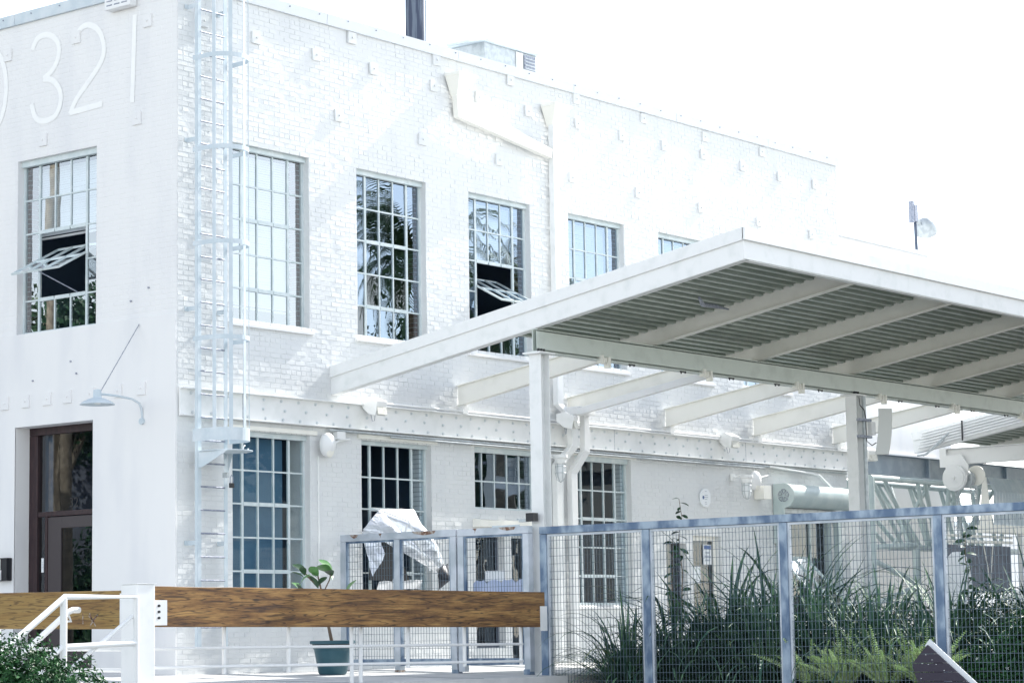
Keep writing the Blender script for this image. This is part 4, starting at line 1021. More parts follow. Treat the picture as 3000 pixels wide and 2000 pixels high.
# ================================================================== FOIL DUCT AT THE SECOND LOWER WINDOW
FDX = 1
FD = thing('foil_duct', 'crumpled silver foil duct hood hung at the second lower window', 'duct', (4.0, -.4, 1.9))
def crumple(poly_rows, m, name, amp=.02, seed=1):
    b = MB(); rr = len(poly_rows); cc = len(poly_rows[0]); vs = []
    for r in poly_rows:
        for p in r:
            p = Vector(p); n_ = noise.noise_vector(p*7+Vector((seed, 0, 0)))*amp+noise.noise_vector(p*19+Vector((0, seed, 0)))*amp*.4; vs.append(p+n_)
    b.add(vs, [(i*cc+j, i*cc+j+1, (i+1)*cc+j+1, (i+1)*cc+j) for i in range(rr-1) for j in range(cc-1)])
    return b.build(name, m, FD, smooth=True)
def rows(a, bq, c, d, nu=16, nv=16, bulge=(0, 0, 0)):
    a, bq, c, d, bg_ = map(Vector, (a, bq, c, d, bulge)); out = []
    for i in range(nv):
        s_ = i/(nv-1); out.append([(a.lerp(bq, j/(nu-1))).lerp(d.lerp(c, j/(nu-1)), s_)+bg_*math.sin(math.pi*j/(nu-1))*math.sin(math.pi*s_) for j in range(nu)])
    return out
crumple(rows((3.95, -.05, 2.28), (4.70, -.10, 2.30), (4.90, -.55, 1.42), (4.75, -.65, 1.30), bulge=(0, -.18, .06)), M_FOIL, 'foil_hood', .008, 1)
crumple(rows((3.63, -.05, 1.98), (3.99, -.05, 2.28), (4.50, -.60, 1.55), (4.80, -.68, 1.26), bulge=(0, -.06, 0)), M_FOIL, 'foil_side', .008, 5)
crumple(rows((3.61, -.04, 1.95), (3.85, -.06, 2.15), (3.83, -.3, 1.60), (3.61, -.25, 1.30)), M_FOIL, 'foil_skirt', .02, 9)
crumple(rows((4.55, -.70, 1.40), (4.90, -.60, 1.50), (4.85, -.50, 1.22), (4.65, -.60, 1.08), nu=12, nv=8, bulge=(0, -.15, -.05)), M_FOILK, 'black_elbow', .015, 3)
crumple(rows((3.63, -.35, 1.22), (4.55, -.40, 1.26), (4.55, -.35, 1.12), (3.63, -.30, 1.10), nu=16, nv=5), M_FOIL, 'foil_ledge', .02, 7)
b = MB(); b.bar((4.18, -.45, 2.1), (4.45, -.62, 1.38), .02, .02); b.bar((3.88, -.4, 1.2), (4.18, -.42, 2.05), .02, .02); b.bar((3.93, -.02, 2.3), (4.18, -.45, 2.1), .02, .02); b.build('support_strut', M_STEELW, FD)
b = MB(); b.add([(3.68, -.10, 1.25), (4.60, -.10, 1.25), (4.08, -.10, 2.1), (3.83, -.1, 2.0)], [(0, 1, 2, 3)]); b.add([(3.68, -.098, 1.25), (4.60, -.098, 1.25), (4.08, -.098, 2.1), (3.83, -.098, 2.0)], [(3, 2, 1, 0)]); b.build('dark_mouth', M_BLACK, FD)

# ================================================================== ROOF ITEMS AND FAR OBJECTS
AC = thing('rooftop_unit', 'pale air handling unit with dark grille on the roof edge', 'air conditioner', (11, 3, 10))
b = MB(); b.box(10.25, 11.75, 2.9, 4.2, 9.45, 10.96); b.build('casing', M_GREYM, AC, bevel=.01)
b = MB(); b.box(10.20, 11.80, 2.85, 4.25, 10.96, 11.0); b.build('lid', M_LADDER, AC)
b = MB(); b.box(11.38, 11.72, 2.88, 2.895, 10.45, 10.92); b.build('grille', M_RUNG, AC)
b = MB()
for i in range(7): b.box(11.40, 11.70, 2.868, 2.878, 10.48+.062*i, 10.50+.062*i)
b.build('grille_slat', M_GREYM, AC)
b = MB(); b.box(11.15, 11.34, 2.88, 2.895, 10.0, 10.94); b.build('door_panel', M_WHITE, AC)
b = MB(); b.bar((9.6, 3.0, 10.83), (10.2, 3.0, 10.98), .5, .04); b.build('duct_lid', M_LADDER, AC)
UP = thing('utility_pole', 'dark weathered wooden utility pole rising behind the roof', 'pole', (19.0, 12, -1.1))
b = MB(); b.tube([(18.98, 12, -1.1), (18.96, 12, 10), (18.95, 12, 19)], [.28, .24, .21], 14); b.build('pole_shaft', M_POLE, UP, smooth=True)
b = MB(); b.tube([(19.17, 11.86, 5), (19.17, 11.85, 19)], .02, 6); b.build('pole_conduit', M_LADDER, UP)
B2 = thing('low_block', 'lower white parapeted block behind the far end of the main building', 'building', (20, 2, 0))
b = MB(); b.box(17.48, 22.9, 1.0, 9, -1.1, 8.30); b.box(22.9, 23.6, 1.0, 9, -1.1, 8.02); b.box(17.48, 22.9, .93, 1.0, -1.1, 4.0); b.build('wall', M_STUCCO, B2)
b = MB(); b.box(17.48, 22.95, .93, 9.1, 8.302, 8.38); b.box(22.95, 23.62, .95, 9.1, 8.02, 8.07); b.build('coping', M_COPE, B2)
b = MB()
for (x, z, w_, h_) in ((18.3, 5.0, .8, .9), (18.4, 5.95, .16, .16), (18.65, 5.95, .16, .16)): b.box(x, x+w_, .985, .995, z, z+h_)
b.build('window', M_SHADE, B2)
FL = thing('roof_floodlight', 'round white floodlight on a thin pole on the far parapet', 'floodlight', (24.2, 2, 8.1))
b = MB(); b.tube([(24.26, 2, 8.05), (24.22, 2, 9.35)], .035, 8); b.build('pole', M_POLE, FL)
b = MB(); b.box(24.10, 24.24, 1.93, 2.07, 9.35, 9.72); b.box(24.05, 24.10, 1.94, 2.06, 9.32, 9.80); b.build('gear_box', M_RUNG, FL)
b = MB(); M3 = T(24.72, 2, 9.26) @ Matrix.Rotation(-.9, 4, 'Y') @ Matrix.Rotation(.3, 4, 'X')
b.lathe([(.0, .28), (.08, .27), (.17, .20), (.24, .05), (.26, -.06), (.25, -.06), (.0, -.02)], 20, M3); b.build('reflector', M_GREYM, FL, smooth=True)
b = MB(); b.bar((24.25, 2, 9.42), (24.60, 2, 9.30), .05, .09); b.build('arm', M_GREYM, FL)
SBm = thing('steel_beam', 'grey blue steel beam continuing past the end of the building', 'steel beam', (24, 0, 3.6))
b = MB(); b.box(17.66, 36, -.02, -.005, 3.42, 3.80); b.box(17.66, 36, -.10, .08, 3.80, 3.815); b.box(17.66, 36, -.10, .08, 3.405, 3.42); b.build('beam', M_BEAMB, SBm)
for x in (20.6, 24): 
    b = MB(); b.box(x-.03, x+.03, -.09, -.021, 3.422, 3.798); b.build('stiffener', M_BEAMB, SBm)
TR = thing('tubular_gantry', 'pale green tubular steel gantry truss under the steel beam', 'gantry truss', (21, 0, 0))
for y in (-.35, .55):
    b = MB(); b.tube([(17.75, y, 3.30), (26, y, 3.30)], .06, 12); b.build('top_chord', M_TRUSS, TR, smooth=True)
    b = MB(); b.tube([(19.5, y*.4+.06, 2.02), (26, y*.4+.06, 2.02)], .05, 12); b.build('bottom_chord', M_TRUSS, TR, smooth=True)
    for (x0, x1) in ((17.8, 19.4), (18.3, 19.9), (19.6, 20.5), (19.9, 20.8), (20.9, 21.1), (21.0, 22.0), (22.2, 22.3), (22.4, 23.4), (23.6, 23.5)):
        b = MB(); b.tube([(x0, y, 3.28), (x1, y*.4+.06, 2.04)], .045, 10); b.build('diagonal', M_TRUSS, TR, smooth=True)
    for (x0, x1) in ((20.1, 19.5), (21.5, 20.9), (22.9, 22.1)):
        b = MB(); b.tube([(x0, y, 3.28), (x1, -y*.4+.06, 2.04)], .04, 10); b.build('diagonal', M_TRUSS, TR, smooth=True)
for x in (17.75, 19.45):
    b = MB(); b.tube([(x, -.35, -.1), (x, -.35, 3.3 if x < 18 else 2.0)], .075, 12); b.build('column', M_TRUSS, TR, smooth=True)
b = MB(); b.tube([(17.8, -.35, 1.98), (19.45, -.35, 2.04)], .055, 10); b.tube([(17.8, -.35, 1.72), (19.45, -.35, 1.30)], .05, 10); b.tube([(17.8, -.35, .9), (19.45, -.35, 1.25)], .05, 10); b.build('cross_tube', M_TRUSS, TR, smooth=True)
MR = thing('monorail_beam', 'white monorail I-beam crossing above the yard at right', 'steel beam', (18.3, -4, 3.6))
b = MB(); x = 18.3; b.box(x-.006, x+.006, -9, -1.62, 3.50, 3.78); b.box(x-.08, x+.08, -9, -1.62, 3.485, 3.50); b.box(x-.08, x+.08, -9, -1.62, 3.78, 3.795); b.build('beam', M_WHITE, MR, bevel=.002)
b = MB(); b.box(x-.09, x-.0805, -1.74, -1.60, 3.44, 3.80); b.build('end_stop', M_WHITE, MR)
for y in (-3.5, -6.5):
    b = MB(); b.box(x-.02, x+.02, y-.02, y+.02, 3.795, 4.45); b.build('hanger', M_STEELW, MR)
HO = thing('chain_hoist', 'white geared chain hoist on a trolley under the monorail beam', 'hoist', (18.2, -1.95, 3.3))
HY = -1.98
def disc(b, y0, z, x, r, t, n=30): b.tube([(x-t/2, y0, z), (x+t/2, y0, z)], r, n)
b = MB(); b.prism([(x-.13, HY+.24, 3.66), (x-.13, HY+.24, 3.25), (x-.13, HY-.22, 3.25), (x-.13, HY-.24, 3.45), (x-.13, HY-.10, 3.66)], (.02, 0, 0)); b.build('side_plate', M_WHITE, HO)
for dy in (.13, -.07):
    b = MB(); disc(b, HY+dy, 3.60, x-.10, .055, .03, 20); b.build('trolley_wheel', M_GREYM, HO)
b = MB(); disc(b, HY+.02, 3.22, x-.19, .245, .07); disc(b, HY+.02, 3.22, x-.23, .205, .02); disc(b, HY+.02, 3.22, x-.25, .035, .04, 14); b.build('gear_cover', M_WHITE, HO, bevel=.004)
b = MB(); disc(b, HY-.12, 3.20, x+.0, .16, .14, 20); b.build('drum', M_GREYM, HO)
b = MB(); disc(b, HY-.26, 3.26, x+.12, .19, .02); b.build('hand_wheel', M_CREAM, HO)
lk = MB(); lk.tube([(0, .012*math.cos(a), .024*math.sin(a)) for a in [2*math.pi*i/8 for i in range(9)]], .008, 5, caps=False); lkm = lk.mesh('chain_link', M_CREAM)
b = MB()
for (dx, dy, z1) in ((-.15, .02, 1.9), (-.15, -.03, 1.9), (-.02, -.22, 2.42), (0, -.33, 2.36), (0, -.30, 2.42)):
    z = 3.05; k = 0
    while z > z1:
        M4 = T(x+dx, HY+dy+.006*math.sin(z*9), z) @ Matrix.Rotation(math.pi/2*(k % 2)+.4, 4, 'Z')
        b.add([M4 @ v.co for v in lkm.vertices], [tuple(p.vertices) for p in lkm.polygons]); z -= .036; k += 1
b.build('chain', M_GREYM, HO)
HD = thing('corrugated_hood', 'pale corrugated metal hood with a sloping side at far right', 'hood', (22.5, -1, 2.8))
b = MB(); vs = []
nn = 40
for i in range(nn+1):
    t = i/nn; bump = .02*(i % 2)
    vs += [(21.3+2.6*t, -1.0-.0*t-bump, 3.42), (21.25+2.65*t, -1.15-bump, 3.12), (20.9+3.0*t, -1.30-bump, 2.45)]
b.add(vs, [(3*i+k, 3*i+3+k, 3*i+4+k, 3*i+1+k) for i in range(nn) for k in (0, 1)]); b.build('corrugated_skin', M_LADDER, HD)
b = MB(); b.prism([(21.28, -.98, 3.42), (20.88, -1.28, 2.45), (20.88, -1.0, 2.45), (21.28, -.9, 3.42)], (.02, 0, 0)); b.box(20.88, 23.9, -1.28, -.9, 2.30, 2.448); b.build('frame', M_CREAM, HD)
b = MB(); b.box(22.3, 22.42, -1.2, -1.1, -.1, 2.30); b.build('leg', M_STEELW, HD)
GS = thing('grey_sheet', 'dark grey rectangular sheet hung on chains behind the fence', 'sheet', (20.6, -1, 1.7))
b = MB(); b.box(19.1, 22.15, -1.02, -.99, 1.10, 2.04); b.build('sheet', M_SHEET, GS)
b = MB(); b.tube([(19.0, -1.03, 2.10), (22.2, -1.03, 2.12)], .03, 8); b.tube([(19.0, -1.03, 2.22), (22.2, -1.03, 2.22)], .025, 8); b.build('hanging_bar', M_CREAM, GS)
b = MB(); b.tube([(20.9, -1.06, 2.06), (21.05, -1.06, 1.6), (21.1, -1.06, 1.2)], .012, 6); b.tube([(21.3, -1.06, 2.06), (21.2, -1.06, 1.6), (21.12, -1.06, 1.2)], .012, 6); b.build('chain', M_CREAM, GS)
CC = thing('draped_cover', 'white cloth cover with a rounded top behind the fence at right', 'cover', (18.95, -1.5, 0))
b = MB(); b.lathe([(0, 1.87), (.10, 1.86), (.17, 1.78), (.22, 1.6), (.29, 1.1), (.36, .5), (.40, -.1)], 24, T(18.95, -1.5, 0)); o = b.build('cover', M_CLOTH, CC, smooth=True)
CV = thing('white_drum', 'white rounded drum lid behind the right hand shrub', 'drum', (20, -2, .8))
b = MB(); b.tube([(19.7, -2.35, .72), (20.2, -2.0, .72)], .36, 24); b.build('drum', M_CREAM, CV, smooth=True, bevel=.02); b = MB(); b.tube([(19.68, -2.37, .72), (19.72, -2.34, .72)], .39, 24); b.build('rim', M_WHITE, CV)
FW = thing('far_building', 'long low white building far behind the yard', 'building', (50, 20, 0))
b = MB(); b.box(26, 75, 16, 24, -1.1, 3.9); b.build('wall', M_WHITE, FW); b = MB(); b.box(25.8, 75, 15.8, 24, 3.9, 4.05); b.build('roof', M_LADDER, FW)
b = MB(); b.box(27, 34, 14.0, 15.2, -1.1, 2.35); b.build('tarp_covered_load', M_PLUM, FW, bevel=.2)  # dark rounded mass before the wall, meant as a tarp-covered load
b = MB(); b.box(16.2, 17.0, -3.4, -3.1, -.1, 0) if False else b.box(21.7, 22.0, -3.0, -2.8, -.1, 1.85); tag(b.build('bollard_box', M_WHITE), 'white upright cabinet at the far right behind the fence', 'cabinet')
# folded glazed frame leaning by the roller door
LF = thing('glazed_frame', 'glazed steel window frame leaning outward beside the roller door', 'window frame', (15.3, -.5, .5))
b = MB(); A0, A1, B0, B1 = Vector((14.85, -.12, 1.75)), Vector((15.7, -.12, 1.75)), Vector((15.2, -1.0, .55)), Vector((16.3, -1.0, .55))
for (p, q) in ((A0, A1), (B0, B1), (A0, B0), (A1, B1), (A0.lerp(A1, .5), B0.lerp(B1, .5)), (A0.lerp(B0, .5), A1.lerp(B1, .5))): b.bar(p, q, .04, .04)
b.build('frame', M_TRUSS, LF); b = MB(); b.add([A0, A1, B1, B0], [(0, 1, 2, 3)]); b.build('pane', G_MID, LF)

# ================================================================== POTTED FIG
PT = thing('potted_fig', 'young broad leaved fig in a large teal pot on the dock', 'potted plant', (1.42, -1.5, -.05))
cx, cy = 1.40, -1.5; zf = dockz(-1.5)
b = MB(); b.lathe([(.0, 0), (.17, 0), (.19, .03), (.240, .30), (.247, .335), (.257, .345), (.264, .40), (.302, .41), (.302, .445), (.285, .45), (.272, .40), (.0, .38)], 36, T(cx, cy, zf)); b.build('pot', M_POT, PT, smooth=True)
b = MB(); b.tube([(cx, cy, zf+.385), (cx, cy, zf+.40)], .268, 24); b.build('soil', M_SOIL, PT)
def P_(dx, dy, z): return Vector((cx+dx, cy+dy, z))
b = MB(); b.tube([P_(0, 0, zf+.39), P_(-.10, .02, .75), P_(-.16, .03, 1.0), P_(-.24, .03, 1.25)], [.024, .018, .014, .010], 8)
b.tube([P_(-.16, .03, 1.0), P_(-.05, 0, 1.2), P_(.0, 0, 1.33)], .009, 6); b.tube([P_(-.20, .03, 1.12), P_(-.33, .08, 1.2), P_(-.42, .1, 1.3)], .008, 6)
b.tube([P_(-.13, .02, .85), P_(-.35, .05, .98), P_(-.52, .1, 1.12)], .008, 6); b.tube([P_(-.05, 0, .6), P_(.15, -.05, .8), P_(.22, -.05, 1.05)], .008, 6); b.build('stem', M_STEM, PT)
def leafmesh(L_, W_, m, bend=.25, name='leaf', nl=6):
    b = MB(); vs = []
    for i in range(nl+1):
        t = i/nl; w_ = W_*math.sin(math.pi*min(1, t*.92+.05))**.75*(.65+.5*t); z = -bend*L_*t*t
        vs += [(-w_/2, L_*t, z+.12*w_), (0, L_*t, z), (w_/2, L_*t, z+.12*w_)]
    fs = []
    for i in range(nl): fs += [(3*i, 3*i+1, 3*i+4, 3*i+3), (3*i+1, 3*i+2, 3*i+5, 3*i+4)]
    b.add(vs, fs); me = b.mesh(name, m)
    for p in me.polygons: p.use_smooth = True
    return me
FLM = [leafmesh(.24, .14, M_LEAF, .35), leafmesh(.20, .12, M_LEAFD, .3), leafmesh(.20, .13, M_LEAF, .15)]
def leafm(p, az, el, s=1, roll=0): return T(*p) @ Matrix.Rotation(az, 4, 'Z') @ Matrix.Rotation(el, 4, 'X') @ Matrix.Rotation(roll, 4, 'Y') @ Matrix.Scale(s, 4)
rl = random.Random(5)
for tip, n in ((P_(-.24, .03, 1.25), 5), (P_(0, 0, 1.33), 4), (P_(-.42, .1, 1.3), 3), (P_(-.52, .1, 1.12), 3), (P_(.22, -.05, 1.02), 2), (P_(.05, -.05, .78), 4)):
    for k in range(n): inst('leaf', FLM[rl.randrange(3)], PT, leafm(tip-Vector((0, 0, .04*k)), rl.uniform(0, 6.28), rl.uniform(.4, 1.25), rl.uniform(.85, 1.15), rl.uniform(-.8, .8)))
for k in range(34):
    a, r = rl.uniform(0, 6.28), rl.uniform(.05, .25); inst('leaf', FLM[1], PT, leafm(P_(r*math.cos(a), r*math.sin(a), zf+.40), rl.uniform(0, 6.28), rl.uniform(.2, .9), rl.uniform(.25, .45)))

# ================================================================== PLANTS BEHIND THE FENCE
def strap(L_, W_, droop, m, name='strap_leaf', n=9):
    b = MB(); vs = []; y = z = 0; ang = 0
    for i in range(n+1):
        t = i/n; w_ = W_*(1-t)**.55*(.5+min(1, t*4)*.5)
        vs += [(-w_/2, y, z+.25*w_), (0, y, z), (w_/2, y, z+.25*w_)]
        ang = droop*t**1.6; y += math.sin(ang)*L_/n; z += math.cos(ang)*L_/n
    fs = []
    for i in range(n): fs += [(3*i, 3*i+1, 3*i+4, 3*i+3), (3*i+1, 3*i+2, 3*i+5, 3*i+4)]
    b.add(vs, fs); me = b.mesh(name, m)
    for p in me.polygons: p.use_smooth = True
    return me
SM = [strap(1.25, .050, 1.1, M_STRAP), strap(1.1, .042, 1.7, M_STRAP), strap(1.4, .045, 2.1, M_STRAP), strap(1.0, .038, .5, M_STRAP), strap(1.3, .034, 2.5, M_STRAP), strap(1.15, .055, .25, M_STRAP)]
SMY = strap(1.2, .035, 2.0, M_STRAPY)
def clump(x, y, n, s, label, seed, nbig=34):
    t = thing('strap_leaf_plant', label, 'plant', (x, y, -.28), 'strap leaved plants behind the mesh fence'); r = random.Random(seed)
    for k in range(nbig):
        a = r.uniform(0, 2*math.pi); me = SM[r.randrange(6)] if r.random() > .06 else SMY
        inst('leaf', me, t, T(x+.15*math.cos(a)*r.random(), y+.15*math.sin(a)*r.random(), -.28) @ Matrix.Rotation(a-math.pi/2, 4, 'Z') @ Matrix.Rotation(-r.uniform(.0, .75), 4, 'X') @ Matrix.Scale(s*r.uniform(.75, 1.12), 4))
    b = MB()
    for k in range(n):
        a = r.uniform(0, 2*math.pi); me = SM[r.randrange(6)]
        mw = T(.3*math.cos(a)*r.random(), .3*math.sin(a)*r.random(), 0) @ Matrix.Rotation(a-math.pi/2, 4, 'Z') @ Matrix.Rotation(-r.uniform(.15, 1.2), 4, 'X') @ Matrix.Scale(s*r.uniform(.5, .95), 4)
        b.add([mw @ v.co+Vector((x, y, -.28)) for v in me.vertices], [tuple(p.vertices) for p in me.polygons])
    stuff(b.build('undergrowth_leaves', M_STRAP, t)); return t
cl = [(3.55, -4.75, 1.15, 'low strap leaved plant arching left at the fence end post'), (4.1, -5.15, 1.35, 'strap leaved plant in the first fence panel before the fourth lower window'), (4.5, -5.7, 1.75, 'tall strap leaved plant behind the second fence post'),
      (4.3, -6.5, 1.65, 'strap leaved plant left of the middle of the second fence panel'), (5.3, -6.3, 1.8, 'strap leaved plant in front of the glazed side door'),
      (4.4, -7.3, 1.5, 'strap leaved plant just behind the third fence post'), (5.4, -7.6, 1.5, 'strap leaved plant before the leaning glazed frame'),
      (4.2, -8.1, 1.35, 'strap leaved plant in the left of the third fence panel'), (5.3, -8.7, 1.55, 'strap leaved plant before the foot of the gantry truss'),
      (4.4, -8.9, 1.4, 'strap leaved plant above the light green foxtail ferns'), (5.6, -9.7, 1.7, 'tallest strap leaved plant left of the fourth fence post')]
for i, (x, y, s, lab) in enumerate(cl): clump(x, y, 190, s, lab, 20+i)
# saplings
def sapling(x, y, h, label, seed, dx=0, dy=0, nl=22):
    t = thing('leafy_sapling', label, 'sapling', (x, y, -.28)); r = random.Random(seed)
    n = 10; pts = [Vector((x+dx*i/n+r.uniform(-.02, .02), y+dy*i/n+r.uniform(-.02, .02), -.28+h*i/n)) for i in range(n+1)]
    b = MB(); b.tube(pts, [.014-.010*i/n for i in range(n+1)], 6); b.build('stem', M_STEM, t)
    me = leafmesh(.12, .060, M_LEAFD, .25)
    for k in range(nl):
        f_ = .35+.65*k/(nl-1); i = min(n-1, int(f_*n)); p = pts[i].lerp(pts[i+1], f_*n-i)
        inst('leaf', me, t, leafm(p, k*2.4+r.uniform(-.4, .4), r.uniform(-.4, .8), r.uniform(.8, 1.25), r.uniform(-1.2, 1.2)))
    return t
sapling(4.45, -5.02, 2.50, 'slender sapling whose tip rises above the fence rail', 1, .1, .04, 30)
sapling(4.05, -5.15, 1.95, 'shorter sapling left of the tall one behind the fence', 2, .05, 0, 26)
sapling(5.0, -9.0, 1.95, 'slender dark sapling in front of the gantry column', 3, .1, .05, 34)
# foxtail ferns
def plume(L_, r, m, seed):
    rr = random.Random(seed); b = MB(); n = 26
    for i in range(n):
        t = i/n; c = Vector((0, .25*L_*t*t, L_*t)); rad = r*(1-t)**.45*(.6+.4*min(1, t*5))
        for k in range(16):
            a = rr.uniform(0, 6.28); d = Vector((math.cos(a), math.sin(a), .45)).normalized(); e = c+d*rad*rr.uniform(.8, 1.15); s_ = d.cross(Vector((0, 0, 1))).normalized()*.009
            b.add([c+s_, c-s_, e], [(0, 1, 2)])
            s2 = Vector((0, 0, .008)); b.add([c+s2, c-s2, e], [(0, 1, 2)])
    return b.mesh('plume', m)
PM = [plume(.50, .048, M_FERN, 1), plume(.40, .052, M_FERN, 2), plume(.58, .044, M_FERN, 3)]
def ferns(x, y, n, label, seed):
    t = thing('foxtail_fern', label, 'fern', (x, y, -.28), 'foxtail ferns at the foot of the fence'); r = random.Random(seed)
    for k in range(n):
        a = r.uniform(0, 6.28); inst('plume', PM[r.randrange(3)], t, T(x+.12*math.cos(a), y+.12*math.sin(a), -.20) @ Matrix.Rotation(a-math.pi/2, 4, 'Z') @ Matrix.Rotation(-r.uniform(.05, .95), 4, 'X') @ Matrix.Scale(r.uniform(.9, 1.35), 4))
ferns(3.35, -8.15, 26, 'bright foxtail fern at the left of the fern row', 1); ferns(3.35, -8.75, 26, 'bright foxtail fern in the middle of the fern row', 2); ferns(3.3, -9.30, 30, 'tallest foxtail fern beside the slatted board', 3); ferns(3.3, -7.75, 12, 'small foxtail fern just right of the third fence post', 4)
# leafy shrubs built of many small leaves
def shrub(name, label, blobs, n, leaf, m, seed, flowers=0, fs=.05, flm=None, facing=None):
    t = thing(name, label, 'shrub', (blobs[0][0], blobs[0][1], -1.1)); r = random.Random(seed); b = MB(); surf = []
    for k in range(n):
        bx_, by_, bz_, rx, ry, rz_ = blobs[r.randrange(len(blobs))]
        d = Vector((r.gauss(0, 1), r.gauss(0, 1), r.gauss(0, 1))).normalized(); rad = r.uniform(.55, 1.0)**.5
        nz = 1+.16*noise.noise(d*3+Vector((bx_, by_, bz_)))+.10*noise.noise(d*9)
        p = Vector((bx_+d.x*rx*rad*nz, by_+d.y*ry*rad*nz, bz_+d.z*rz_*rad*nz))
        if rad > .95: surf.append((p, d))
        ax = Vector((r.gauss(0, 1), r.gauss(0, 1), r.gauss(0, 1)+.3)).normalized(); nn_ = (d+ax*.9).normalized(); s_ = nn_.orthogonal().normalized(); s_ = Matrix.Rotation(r.uniform(0, 6.28), 3, nn_) @ s_
        u_ = nn_.cross(s_); L2, W2 = leaf*r.uniform(.7, 1.2), leaf*.42
        b.add([p, p+s_*L2*.5+u_*W2*.5+nn_*.12*L2, p+s_*L2, p+s_*L2*.5-u_*W2*.5+nn_*.12*L2], [(0, 1, 2), (0, 2, 3)])
    for (bx_, by_, bz_, rx, ry, rz_) in blobs:
        for k in range(int(n*.02)):
            d = Vector((r.gauss(0, 1), r.gauss(0, 1), r.gauss(0, 1))).normalized()*r.uniform(.35, .72); p = Vector((bx_+d.x*rx, by_+d.y*ry, bz_+d.z*rz_))
            a_ = Vector((r.gauss(0, 1), r.gauss(0, 1), r.gauss(0, 1))).normalized(); s_ = a_.orthogonal().normalized(); u_ = a_.cross(s_); L2 = leaf*2.6
            b.add([p-s_*L2*.5, p+u_*L2*.28, p+s_*L2*.5, p-u_*L2*.28], [(0, 1, 2, 3)])
    stuff(b.build('foliage', m, t))
    st = MB()
    for k in range(14):
        q = r.choice(surf)[0]; st.tube([(blobs[0][0]+r.uniform(-.1, .1), blobs[0][1]+r.uniform(-.1, .1), -1.1), ((blobs[0][0]+q.x)/2, (blobs[0][1]+q.y)/2, (q.z-1.1)/2+.1), q], [.015, .010, .004], 5)
    st.build('branches', M_STEM, t)
    if flowers:
        f = MB()
        for k in range(5):
            a = 2*math.pi*k/5; c, s2 = math.cos(a), math.sin(a)
            f.add([(0, 0, 0), (c*.5-s2*.16, s2*.5+c*.16, .08), (c, s2, .12), (c*.5+s2*.16, s2*.5-c*.16, .08)], [(0, 1, 2, 3)])
        fm_ = f.mesh('flower', M_FLOWER)
        cand = [q for q in surf if q[1].dot(facing) > .1]
        for k in range(flowers):
            p, d = r.choice(cand); inst('flower', fm_, t, T(*(p+d*.02)) @ d.to_track_quat('Z', 'Y').to_matrix().to_4x4() @ Matrix.Rotation(r.uniform(0, 6), 4, 'Z') @ Matrix.Scale(fs*r.uniform(.5, 1), 4))
    return t
toc = Vector((-.75, -.65, .2)).normalized()
shrub('jasmine_shrub', 'dense dark jasmine shrub with white star flowers at lower left', [(-7.3, -5.3, -.22, .75, .75, .80), (-6.98, -5.25, -.34, .58, .6, .75), (-7.1, -5.9, -.42, .65, .6, .75), (-8.0, -5.2, -.2, .8, .8, .82), (-6.72, -5.45, -.70, .45, .5, .62)], 24000, .060, M_JAS, 1, 46, .042, facing=toc)
shrub('jasmine_shrub', 'leafy jasmine shrub with small white flowers at far right behind the fence', [(3.9, -10.6, -.1, .55, .9, .75), (4.2, -11.5, .05, .6, .8, .80), (3.7, -9.95, -.3, .4, .55, .55), (4.4, -12.3, .15, .6, .8, .85), (3.9, -11.0, .1, .5, .8, .75)], 36000, .066, M_JAS, 2, 34, .03, facing=toc)
shrub('leafy_bush', 'dark undergrowth bush among the strap leaved plants', [(4.9, -6.2, -.1, .7, 1.1, .75), (5.0, -7.8, -.1, .7, 1.2, .85), (5.2, -9.4, 0, .6, 1.0, .9), (5.0, -11.2, .1, .7, 1.3, .95), (4.3, -5.3, -.2, .5, .6, .5)], 24000, .07, M_LEAFD, 3)

# ================================================================== TREES OUT OF FRAME, SEEN MIRRORED IN THE WINDOWS
def palm(x, y, h, label, seed, nf=26, fl=3.0, tr=.22):
    t = thing('palm_tree', label, 'tree', (x, y, -1.1)); r = random.Random(seed)
    b = MB(); b.tube([(x, y, -1.1), (x+.2, y-.1, h*.5), (x, y, h)], [tr*1.3, tr, tr], 12); b.build('trunk', M_BARK, t, smooth=True)
    for k in range(nf):
        a = r.uniform(0, 6.28); up = r.uniform(-.3, 1.2); b = MB(); p = Vector((x, y, h)); d = Vector((math.cos(a)*math.cos(up), math.sin(a)*math.cos(up), math.sin(up))); n = 14; sd = Vector((-math.sin(a), math.cos(a), 0)); L_ = fl*r.uniform(.8, 1.15)
        prev = p
        for i in range(n*3):
            f_ = i/(n*3); q = prev+d*L_/(n*3); d = (d+Vector((0, 0, -.055))).normalized(); ll = .75*math.sin(math.pi*min(1, f_+.12))**.6*(1-.5*f_)+.05
            for s_ in (-1, 1):
                e = q+(sd*s_*.75+d*.6+Vector((0, 0, -.45))).normalized()*ll; wv = d*.022; b.add([q+wv, q-wv, e], [(0, 1, 2)])
            b.add([prev+sd*.012, prev-sd*.012, q-sd*.012, q+sd*.012], [(0, 1, 2, 3)]); prev = q
        b.build('frond', M_PALM, t)
    return t
palm(18.9, -11.6, 9.2, 'tall palm beyond the right edge of the view, mirrored in the upper windows', 1, 38, 3.1)
palm(21.9, -11.8, 8.3, 'shorter palm beyond the right edge, behind the tall palm', 2, 44, 2.8)
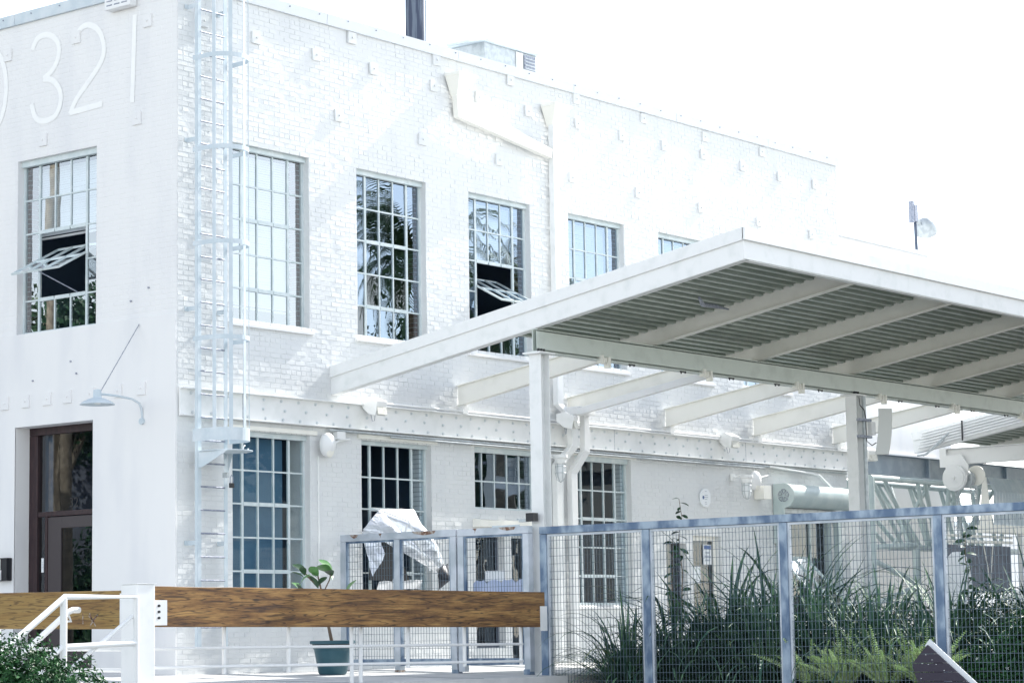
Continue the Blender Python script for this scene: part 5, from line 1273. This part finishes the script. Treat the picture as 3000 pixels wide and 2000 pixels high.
def tree(x, y, h, r0, label, seed, n=9000):
    t = thing('broadleaf_tree', label, 'tree', (x, y, -1.1)); r = random.Random(seed)
    b = MB(); b.tube([(x, y, -1.1), (x+.2, y+.1, h*.5), (x, y, h)], [.3, .22, .08], 10)
    cs = []
    for k in range(9):
        a = r.uniform(0, 6.28); c = Vector((x+r0*.6*math.cos(a), y+r0*.6*math.sin(a), h*.75+r.uniform(-.4, .6)*r0)); cs.append(c); b.tube([(x+.1, y, h*.45), (Vector((x, y, h*.6))+c)/2, c], [.12, .08, .03], 6)
    b.build('trunk', M_BARK, t); f = MB()
    for k in range(n):
        c = r.choice(cs); d = Vector((r.gauss(0, 1), r.gauss(0, 1), r.gauss(0, 1))).normalized()*r0*.55*r.random()**.4; p = c+d
        a_ = Vector((r.gauss(0, 1), r.gauss(0, 1), r.gauss(0, 1))).normalized(); s_ = a_.orthogonal().normalized()*.16; u_ = a_.cross(s_).normalized()*.07
        f.add([p, p+s_*.5+u_, p+s_, p+s_*.5-u_], [(0, 1, 2, 3)])
    stuff(f.build('crown', M_LEAFD, t)); return t
tree(25, -19, 7.0, 3.0, 'broad tree beyond the right edge, mirrored in the lower windows', 5, 14000)
tree(31, -21, 8.2, 3.8, 'second broad tree beyond the right edge, farther out', 15, 14000)
tree(37, -25, 8.6, 4.0, 'third broad tree beyond the right edge, farthest out', 16, 14000)
shrub('tall_hedge', 'tall dark hedge beyond the right edge, mirrored in the lower windows', [(24+3*i, -17.5-2.4*i, 1.0, 2.2, 1.6, 3.2) for i in range(6)], 22000, .22, M_LEAFD, 31)
shrub('tall_hedge', 'tall dark hedge left of the view, mirrored in the entrance door', [(-27+3.2*i, 20+2.2*i, .8, 2.4, 1.8, 3.0) for i in range(7)], 26000, .22, M_LEAFD, 32)
tree(-16, 21.5, 9.2, 3.0, 'tree left of the view, nearest to the front window, mirrored in it', 41, 12000)
tree(-21, 24.5, 9.8, 3.2, 'tree left of the view, standing behind the nearest mirrored tree', 42, 12000)
tree(-26, 27, 8.5, 3.6, 'broad tree left of the view, mirrored in the front window', 6)

palm(-7.9, 11.9, 12.5, 'slim pale palm left of the view, its trunk mirrored in the entrance door', 9, 20, 2.4, .10)

WH_ = thing('dark_warehouse', 'dark slate warehouse left of the view, mirrored in the entrance door', 'building', (-31, 39, -1.1), rz=math.radians(-40))
b = MB(); b.box(-16, 16, -5, 5, 0, 8.4); o = link('wall', b.mesh('wall', M_SHEET)); o.parent = WH_
b = MB(); b.box(-16.2, 16.2, -5.2, 5.2, 8.4, 8.6); o = link('roof', b.mesh('roof', M_GREYM)); o.parent = WH_
